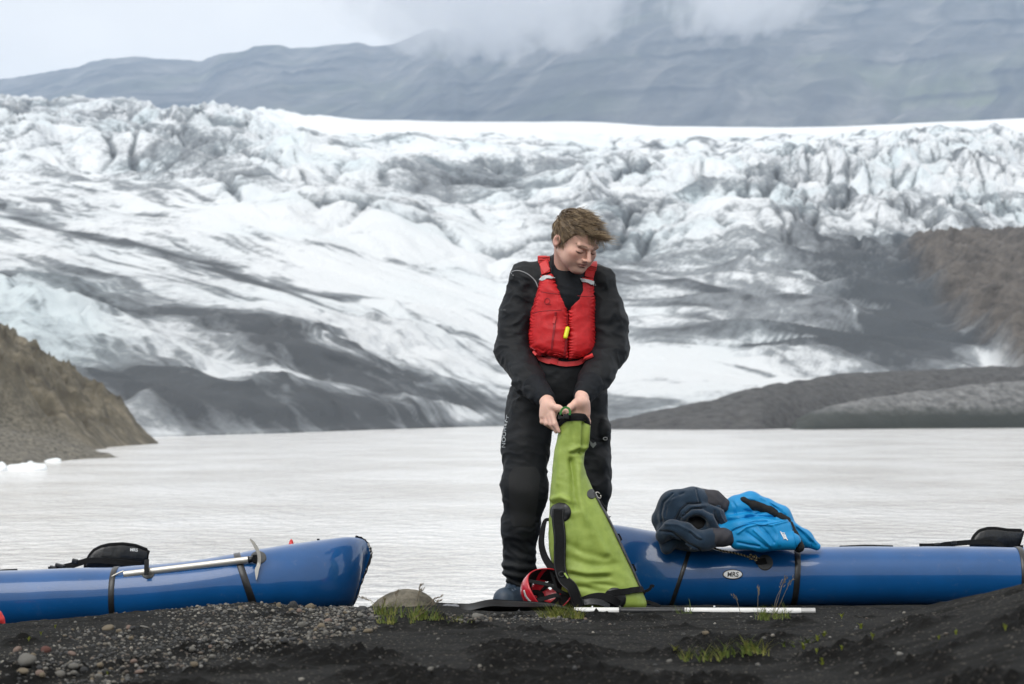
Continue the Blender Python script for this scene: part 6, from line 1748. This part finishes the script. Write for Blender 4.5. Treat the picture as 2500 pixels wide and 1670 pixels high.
def ico(sub):
    bm = bmesh.new(); bmesh.ops.create_icosphere(bm, subdivisions=sub, radius=1.0)
    bm.verts.ensure_lookup_table()
    v = np.array([x.co[:] for x in bm.verts]); f = [tuple(y.index for y in x.verts) for x in bm.faces]
    bm.free(); return v, f
tones = {'pale grey': ((0.13, 0.127, 0.117), (0.25, 0.24, 0.215)), 'dark grey': ((0.036, 0.038, 0.040), (0.09, 0.09, 0.09)),
         'tan': ((0.14, 0.115, 0.082), (0.26, 0.22, 0.16)), 'pinkish': ((0.17, 0.125, 0.105), (0.28, 0.21, 0.175)), 'rust red': ((0.11, 0.05, 0.045), (0.17, 0.085, 0.07))}
stone_me = {}
iv, if_ = ico(2)
for tn, (lo_, hi_) in tones.items():
    mt = mk('stone_' + tn.replace(' ', '_'), lo_, .9, .2, 30, .5, 120, col2=hi_, spec=.2)
    for k in range(3):
        w = np.random.default_rng(hash(tn) % 97 + k).normal(size=3)
        v = iv * (1 + .28 * fbm3(iv * 1.1 + 5 * k + len(tn), 2, k)[:, None] + .07 * fbm3(iv * 3.1, 2, k + 9)[:, None])
        for _ in range(4):     # flatten a few faces
            nrm_ = np.random.default_rng(k * 31 + _ + len(tn)).normal(size=3); nrm_ /= np.linalg.norm(nrm_)
            h_ = v @ nrm_; v = v - np.outer(np.maximum(h_ - .72, 0), nrm_) * .85
        me = bpy.data.meshes.new('stone'); me.from_pydata(v.tolist(), [], if_); me.materials.append(mt)
        me.polygons.foreach_set('use_smooth', np.ones(len(me.polygons), bool)); me.update()
        stone_me[(tn, k)] = me
srng = np.random.default_rng(77)
def stone(px_, py_, wpx, tn, label, group, flat=.62):
    g = ground_at(px_, py_)
    s_ = wpx / 2 / FPX * g[1]
    o = bpy.data.objects.new('stone', stone_me[(tn, int(srng.integers(3)))]); COL.objects.link(o)
    o.location = (g[0], g[1], g[2] + s_ * flat * .45)
    o.scale = (s_, s_ * srng.uniform(.7, 1.0), s_ * flat * srng.uniform(.85, 1.15))
    o.rotation_euler = (srng.uniform(-.25, .25), srng.uniform(-.25, .25), srng.uniform(0, 6.28))
    tag(o, label, 'stone', group)
for a in ((66, 1626, 52, 'pale grey', 'largest pale angular stone at the lower left of the gravel', .8), (81, 1603, 16, 'tan', 'small tan stone perched behind the large pale angular stone', .9),
          (42, 1590, 30, 'pinkish', 'pinkish flat stone up left of the large pale angular stone', .6), (113, 1592, 36, 'rust red', 'rust red stone half sunk in sand right of the pinkish stone', .55),
          (176, 1600, 26, 'pinkish', 'pinkish oval stone standing alone in the dark sand at left', .6), (320, 1562, 18, 'tan', 'tan stone on the sand above the gravel, below the left raft seam', .8),
          (340, 1644, 26, 'pinkish', 'orange-pink long stone near the bottom of the gravel', .5), (352, 1532, 24, 'pale grey', 'pale flat sliver lying alone on the sand below the left raft', .25),
          (864, 1541, 17, 'tan', 'small tan stone at the right end of the gravel', .9), (898, 1544, 26, 'tan', 'tan wedge stone at the right end of the gravel beside the grass', .55),
          (680, 1482, 17, 'tan', 'small upright tan stone on the crest before the raft bow', 1.0), (716, 1484, 27, 'dark grey', 'biggest dark stone on the crest before the raft bow', .85),
          (757, 1485, 27, 'tan', 'tan stone on the crest right of the biggest dark one', .6), (882, 1489, 30, 'dark grey', 'flat dark stone at the tip of the raft bow', .4),
          (1052, 1641, 20, 'pale grey', 'pale blurred stone in the near sand at the bottom centre', .7), (1722, 1548, 20, 'tan', 'brown stone alone on the sand below the paddle shaft', .6),
          (265, 1537, 34, 'tan', 'long brown stone among shards on the sand left of centre gravel', .45), (1165, 1508, 34, 'pale grey', 'flat pale stone just below the paddle blade', .45)):
    stone(*a[:4], a[4], 'stones on the shore', a[5])
ORD = ['first', 'second', 'third', 'fourth', 'fifth', 'sixth', 'seventh', 'eighth', 'ninth', 'tenth', 'eleventh', 'twelfth', 'thirteenth', 'fourteenth', 'fifteenth', 'sixteenth', 'seventeenth', 'eighteenth', 'nineteenth', 'twentieth']
def rnd_stone(n, fx, fy, smin, smax, where, grp):
    lst = []
    for _ in range(n):
        x = fx(); lst.append((x, fy(x), smin + (smax - smin) * srng.random() ** 1.8, str(srng.choice(['pale grey', 'dark grey', 'tan', 'pinkish'], p=[.34, .40, .20, .06]))))
    seen = {}
    for x, y, s_, tn in sorted(lst):
        k = seen.get(tn, 0); seen[tn] = k + 1
        stone(x, y, s_, tn, '%s %s stone from the left %s' % (ORD[min(k, 19)], tn, where), grp, srng.uniform(.5, .85))
rnd_stone(46, lambda: srng.uniform(190, 880), lambda x: srng.uniform(np.interp(x, [190, 500, 880], [1615, 1560, 1500]), np.interp(x, [190, 450, 650, 880], [1668, 1655, 1590, 1535])), 11, 26, 'in the gravel band at left', 'loose stones in the gravel band')
rnd_stone(13, lambda: srng.uniform(0, 260), lambda x: srng.uniform(1618, 1668), 16, 36, 'in the blurred lower left corner', 'blurred stones in the lower left corner')
rnd_stone(16, lambda: srng.uniform(430, 890), lambda x: np.interp(x, [430, 640, 890], [1494, 1482, 1494]) + srng.uniform(0, 14), 9, 20, 'on the crest before the left raft', 'stones along the crest by the left raft')
rnd_stone(12, lambda: srng.uniform(150, 330), lambda x: srng.uniform(1535, 1575), 10, 22, 'in the shard patch on the left sand', 'shards on the left sand')
rnd_stone(14, lambda: srng.uniform(1085, 1430), lambda x: srng.uniform(1504, 1525), 8, 18, 'on the sand just below the paddle', 'stones on the sand below the paddle')

gv, gf_ = ico(1)
NG = 7400
gx = []; grng = np.random.default_rng(5)
cand = np.stack([grng.uniform(-2.3, 1.2, 90000), 5.0 + 4.4 * grng.random(90000) ** .8], 1)
cz = ground_z(cand[:, 0], cand[:, 1]); cpx, cpy = px_of(cand[:, 0], cand[:, 1], cz)
dens = ss(40, -10, np.abs(cpy - np.interp(cpx, [0, 250, 500, 700, 880, 960], [1660, 1625, 1570, 1535, 1508, 1500])) - np.interp(cpx, [0, 300, 600, 880], [40, 42, 40, 20]) - 16 * fbm2(cpx / 60, cpy / 30, 2, 5)) * ss(960, 900, cpx)
dens = np.maximum(dens, .55 * ss(22, 6, np.abs(cpy - np.interp(cpx, [300, 620, 900], [1505, 1486, 1497])) ) * ss(330, 520, cpx) * ss(930, 890, cpx))
dens = np.maximum(dens, .5 * ss(16, 4, np.abs(cpy - 1511)) * ss(1060, 1100, cpx) * ss(1480, 1400, cpx))
dens = np.maximum(dens, .5 * ss(24, 6, np.abs(cpy - 1550)) * ss(120, 190, cpx) * ss(350, 300, cpx))
dens = np.maximum(dens, .020)
sel = np.flatnonzero(grng.random(len(cand)) < dens)[:NG]
cols = np.array([(0.20, 0.195, 0.18), (0.075, 0.077, 0.078), (0.11, 0.11, 0.105), (0.15, 0.135, 0.11), (0.055, 0.055, 0.055), (0.15, 0.125, 0.105), (0.28, 0.265, 0.23)])
gV = []; gC = []
for n_i, i in enumerate(sel):
    s_ = (.0024 + .0070 * grng.random() ** 2.8)
    R = np.array(Matrix.Rotation(grng.uniform(0, 6.28), 3, 'Z') @ Matrix.Rotation(grng.uniform(-.5, .5), 3, 'X'))
    v = gv * (1 + grng.uniform(-.25, .25, (len(gv), 1))) * np.array([1, grng.uniform(.65, 1), grng.uniform(.45, .8)]) * s_
    gV.append(v @ R.T + np.array([cand[i, 0], cand[i, 1], cz[i] + s_ * .25])); gC.append(np.tile(cols[grng.integers(len(cols))] * grng.uniform(.45, .95), (len(gv), 1)))
m_gv = bpy.data.materials.new('gravel'); m_gv.use_nodes = True
t = m_gv.node_tree; b = t.nodes['Principled BSDF']; t.links.new(attr(t, 'tone').outputs['Color'], b.inputs['Base Color']); b.inputs['Roughness'].default_value = .9
gfa = (np.array(gf_)[None] + (np.arange(len(sel)) * len(gv))[:, None, None]).reshape(-1, 3)
grav = mesh_obj('gravel', np.concatenate(gV), gfa, m_gv, None, False, {'tone': np.concatenate(gC)})
tag(grav, 'fine mixed grey and tan gravel strewn over the black sand', 'gravel', kind='stuff')

# ------------------------------------------------------------------ grass and sprouts
m_gr = mk('grass_blade', (0.10, 0.17, 0.028), .6, .25, 90, col2=(0.25, 0.31, 0.07))
m_gy = mk('yellow_grass', (0.24, 0.27, 0.05), .6, .2, 90, col2=(0.42, 0.40, 0.13))
m_gd = mk('dry_stem', (0.16, 0.12, 0.085), .7, .25, 60, col2=(0.22, 0.19, 0.12))
m_sp = mk('sprout_leaf', (0.20, 0.25, 0.025), .5, .2, 60, col2=(0.34, 0.38, 0.05))
gr_rng = np.random.default_rng(12)
def blade(mb, p0, h_, lean, az_, w_, curl=.5, seg=6):
    d = np.array([math.cos(az_), math.sin(az_), 0]); s_ = np.linspace(0, 1, seg)
    pts = p0 + np.outer(s_, [0, 0, 1]) * h_ * (1 - .35 * lean * s_[:, None]) + np.outer(s_ ** (1 + curl), d) * h_ * lean
    w = w_ * (1 - s_ ** 1.6) + .0003
    sd = np.array([-d[1], d[0], 0]); sd = sd * .6 + np.array([1, 0, 0]) * .6; sd /= np.linalg.norm(sd)
    a = pts - sd * w[:, None] / 2; c = pts + sd * w[:, None] / 2; m_ = pts + d * w[:, None] * .3
    v = np.stack([a, m_, c], 1); f = []
    for i in range(seg - 1):
        o = i * 3; f += [(o, o + 1, o + 4, o + 3), (o + 1, o + 2, o + 5, o + 4), (o + 2, o, o + 3, o + 5)]
    mb.add(v, f)
def tuft(name, spots, n, hmin, hmax, label, mat=m_gr, lean=(.2, .9), wd=(.0018, .0034), mat2=None, stems=()):
    g0 = ground_at(*spots[0][:2])
    root = thing(name, g0, label, 'grass')
    mb = MB(); mb2 = MB()
    for k in range(n):
        x, y, sp = spots[gr_rng.integers(len(spots))]
        g = ground_at(x + gr_rng.normal() * sp, y) if k < 24 else None
        if g is None:
            j = gr_rng.integers(len(cache)); g = cache[j] + np.array([gr_rng.normal() * .006, gr_rng.normal() * .012, 0])
        else:
            if k == 0: cache = []
            cache.append(g)
        (mb if (mat2 is None or gr_rng.random() < .6) else mb2)
        tgt = mb if (mat2 is None or gr_rng.random() < .65) else mb2
        blade(tgt, g - np.array([0, 0, .004]), gr_rng.uniform(hmin, hmax) * 1.35, gr_rng.uniform(*lean), gr_rng.uniform(0, 6.28), gr_rng.uniform(*wd) * 1.25)
    mb.build('blades', mat, root, False)['kind'] = 'stuff'
    if mb2.n: mb2.build('dry_blades', mat2, root, False)['kind'] = 'stuff'
    for (x0, y0, pts, head) in stems:
        g = ground_at(x0, y0); Yg_ = g[1]
        line_ = spline([g] + [P(a, b_, Yg_) for a, b_ in pts], 16)
        smb = MB(); smb.tube(line_, np.linspace(.0011, .0006, 16), 4, cap=False); st_ = smb.build('stem', m_gd if head else mat, root)
        if head:
            hb = MB()
            for k in range(int(12)):
                s_ = 9 + 6.9 * gr_rng.random(); p = line_[int(s_)] + gr_rng.normal(size=3) * np.array([.003, .003, .002])
                dv = (line_[-1] - line_[8]); dv /= np.linalg.norm(dv); dv = dv + gr_rng.normal(size=3) * .35
                hb.tube([p, p + dv * .004, p + dv * .010], [.0006, .0016, .0003], 4, cap=False)
            hb.build('seed_head', m_gd, st_)['kind'] = 'stuff'
    return root
tuft('grass_tuft', [(940, 1500, 20), (985, 1508, 26), (1010, 1520, 24), (1040, 1512, 18), (950, 1522, 16)], 270, .018, .062, 'green grass tuft with dark seed heads in front of the boulder', m_gr, (.2, 1.0), (.0018, .0032), m_gy,
     [(966, 1505, [(966, 1480), (968, 1452), (969, 1444)], 1), (1008, 1508, [(1014, 1475), (1022, 1448), (1032, 1440)], 1), (1012, 1512, [(1035, 1486), (1058, 1464), (1076, 1456)], 1), (1005, 1514, [(1035, 1494), (1060, 1474), (1074, 1466)], 1), (925, 1500, [(915, 1474), (897, 1463), (876, 1457)], 1), (930, 1500, [(936, 1476), (938, 1462)], 1), (1018, 1505, [(1022, 1470), (1024, 1440), (1029, 1428)], 1)])
tuft('grass_tuft', [(1075, 1512, 24), (1110, 1520, 24)], 60, .010, .028, 'sparse low yellowish grass right of the boulder', m_gy, (.5, 1.3), (.0014, .0024), m_gr)
tuft('grass_tuft', [(1340, 1508, 16), (1370, 1508, 18), (1395, 1510, 16)], 260, .022, .052, 'spiky yellow-green grass tuft in front of the helmet and paddle', m_gy, (.3, 1.2), (.0016, .0030), m_gr)
tuft('grass_tuft', [(1862, 1512, 10), (1885, 1512, 14), (1905, 1510, 10)], 130, .020, .050, 'green grass tuft with tall stems before the right raft', m_gr, (.2, .9), (.0016, .0028), m_gy,
     [(1886, 1508, [(1898, 1470), (1910, 1430), (1922, 1404)], 1), (1890, 1508, [(1906, 1472), (1922, 1435), (1936, 1412)], 1), (1850, 1508, [(1850, 1480), (1851, 1450), (1851, 1436)], 1), (1884, 1508, [(1896, 1460), (1905, 1440), (1912, 1418)], 1)])
tuft('grass_tuft', [(1672, 1498, 14)], 22, .018, .045, 'thin little grass tuft behind the paddle shaft', m_gr, (.2, .9), (.0014, .0022), None, [(1686, 1496, [(1684, 1470), (1681, 1462)], 0), (1808, 1498, [(1800, 1470), (1792, 1454)], 1)])
tuft('grass_tuft', [(1715, 1612, 22), (1750, 1606, 26), (1800, 1600, 26), (1840, 1594, 16)], 180, .016, .050, 'blurred bright grass tuft in the near sand at lower right', m_gr, (.4, 1.3), (.002, .0036), m_gy)
tuft('grass_tuft', [(1645, 1585, 5)], 9, .012, .022, 'tiny grass blade clump left of the blurred grass tuft', m_gy, (.8, 1.4))
tuft('grass_tuft', [(1930, 1580, 18), (1960, 1570, 14)], 16, .016, .036, 'few long grass blades lying right of the blurred grass tuft', m_gr, (1.0, 1.6), (.003, .0045))
def sprout(px_, py_, s_, label, n=7):
    g = ground_at(px_, py_); mb = MB()
    root = thing('sprout', g, label, 'sprout', 'yellow-green sprouts in the black sand')
    st = MB(); st.tube([g - (0, 0, .003), g + (0, 0, s_ * .8)], .0009, 4); st.build('stem', m_sp, root)
    for k in range(n):
        a = gr_rng.uniform(0, 6.28); blade(mb, g + np.array([0, 0, gr_rng.uniform(0, s_ * .6)]), s_ * gr_rng.uniform(.5, .9), gr_rng.uniform(.4, 1.1), a, s_ * gr_rng.uniform(.22, .4), .3, 5)
    mb.build('leaves', m_sp, root, False)['kind'] = 'stuff'
for x, y, s_, lb in ((2055, 1512, .022, 'tall sprout highest on the sand mound'), (2102, 1536, .020, 'sprout just right of and below the tallest one'), (2012, 1556, .022, 'left one of three sprouts in a row on the mound'), (1996, 1566, .018, 'short sprout left of the row of three'),
                   (1962, 1586, .020, 'broad sprout at the foot of the mound'), (2334, 1550, .014, 'lone low sprout far right on the mound'), (2008, 1624, .022, 'brightest leafy sprout lying flat in the near sand'), (2455, 1540, .016, 'rightmost sprout near the picture edge'),
                   (2130, 1562, .016, 'small sprout in the middle of the mound'), (2055, 1590, .013, 'orange-tinged tiny sprout below the mound row'), (1994, 1593, .012, 'very small sprout above the brightest leafy one'), (2292, 1562, .014, 'low pair of leaves left of the lone far right sprout'),
                   (70, 1566, .015, 'yellow sprout in the sand at far left'), (100, 1552, .013, 'yellow sprout up right of the far left one'), (135, 1534, .011, 'faint yellow sprout nearest the left raft'), (262, 1648, .010, 'tiny yellow-green sprout among the lower gravel')):
    sprout(x, y, s_, lb)

# ------------------------------------------------------------------ cloud resting on the mountain
m_cl = bpy.data.materials.new('cloud_vapour'); m_cl.use_nodes = True
t = m_cl.node_tree; t.nodes.clear(); L = t.links.new
mo = t.nodes.new('ShaderNodeOutputMaterial'); pv = t.nodes.new('ShaderNodeVolumePrincipled')
pv.inputs['Color'].default_value = (0.97, 0.98, 1.0, 1); pv.inputs['Anisotropy'].default_value = 0.2
tcn = node(t, 'ShaderNodeTexCoord')
ln_ = node(t, 'ShaderNodeVectorMath', operation='LENGTH'); L(tcn.outputs['Object'], ln_.inputs[0])
nz = node(t, 'ShaderNodeTexNoise', Scale=3.2, Detail=4.0, Roughness=.55)
mpn = node(t, 'ShaderNodeMapping'); mpn.inputs['Scale'].default_value = (1.5, .6, .55); L(tcn.outputs['Object'], mpn.inputs['Vector']); L(mpn.outputs[0], nz.inputs['Vector'])
fall = math_n(t, 'SUBTRACT', 1.0, ln_.outputs['Value'])
dn = math_n(t, 'ADD', math_n(t, 'MULTIPLY', fall, 1.1), math_n(t, 'MULTIPLY', math_n(t, 'SUBTRACT', nz.outputs['Fac'], .5), 1.5))
dn = math_n(t, 'MULTIPLY', math_n(t, 'MAXIMUM', math_n(t, 'SUBTRACT', dn, .10), 0.0), .010)
dn = math_n(t, 'MULTIPLY', dn, math_n(t, 'GREATER_THAN', fall, 0.0))
L(dn, pv.inputs['Density']); L(pv.outputs[0], mo.inputs['Volume'])
cv, cf_ = ico(4)
for cxp, cyp, wp, hp_, lab in ((1200, -22, 430, 125, 'white cloud hiding the middle ridge of the mountain'), (1850, -50, 230, 88, 'smaller white cloud wisp over the right part of the mountain')):
    Yc_ = 5300.0; c = P(cxp, cyp, Yc_)
    me = bpy.data.meshes.new('low_cloud'); me.from_pydata(cv.tolist(), [], cf_); me.materials.append(m_cl); me.update()
    o = bpy.data.objects.new('low_cloud', me); COL.objects.link(o); o.location = c
    o.scale = (wp / FPX * Yc_, 950, hp_ / FPX * Yc_)
    tag(o, lab, 'cloud', kind='stuff')
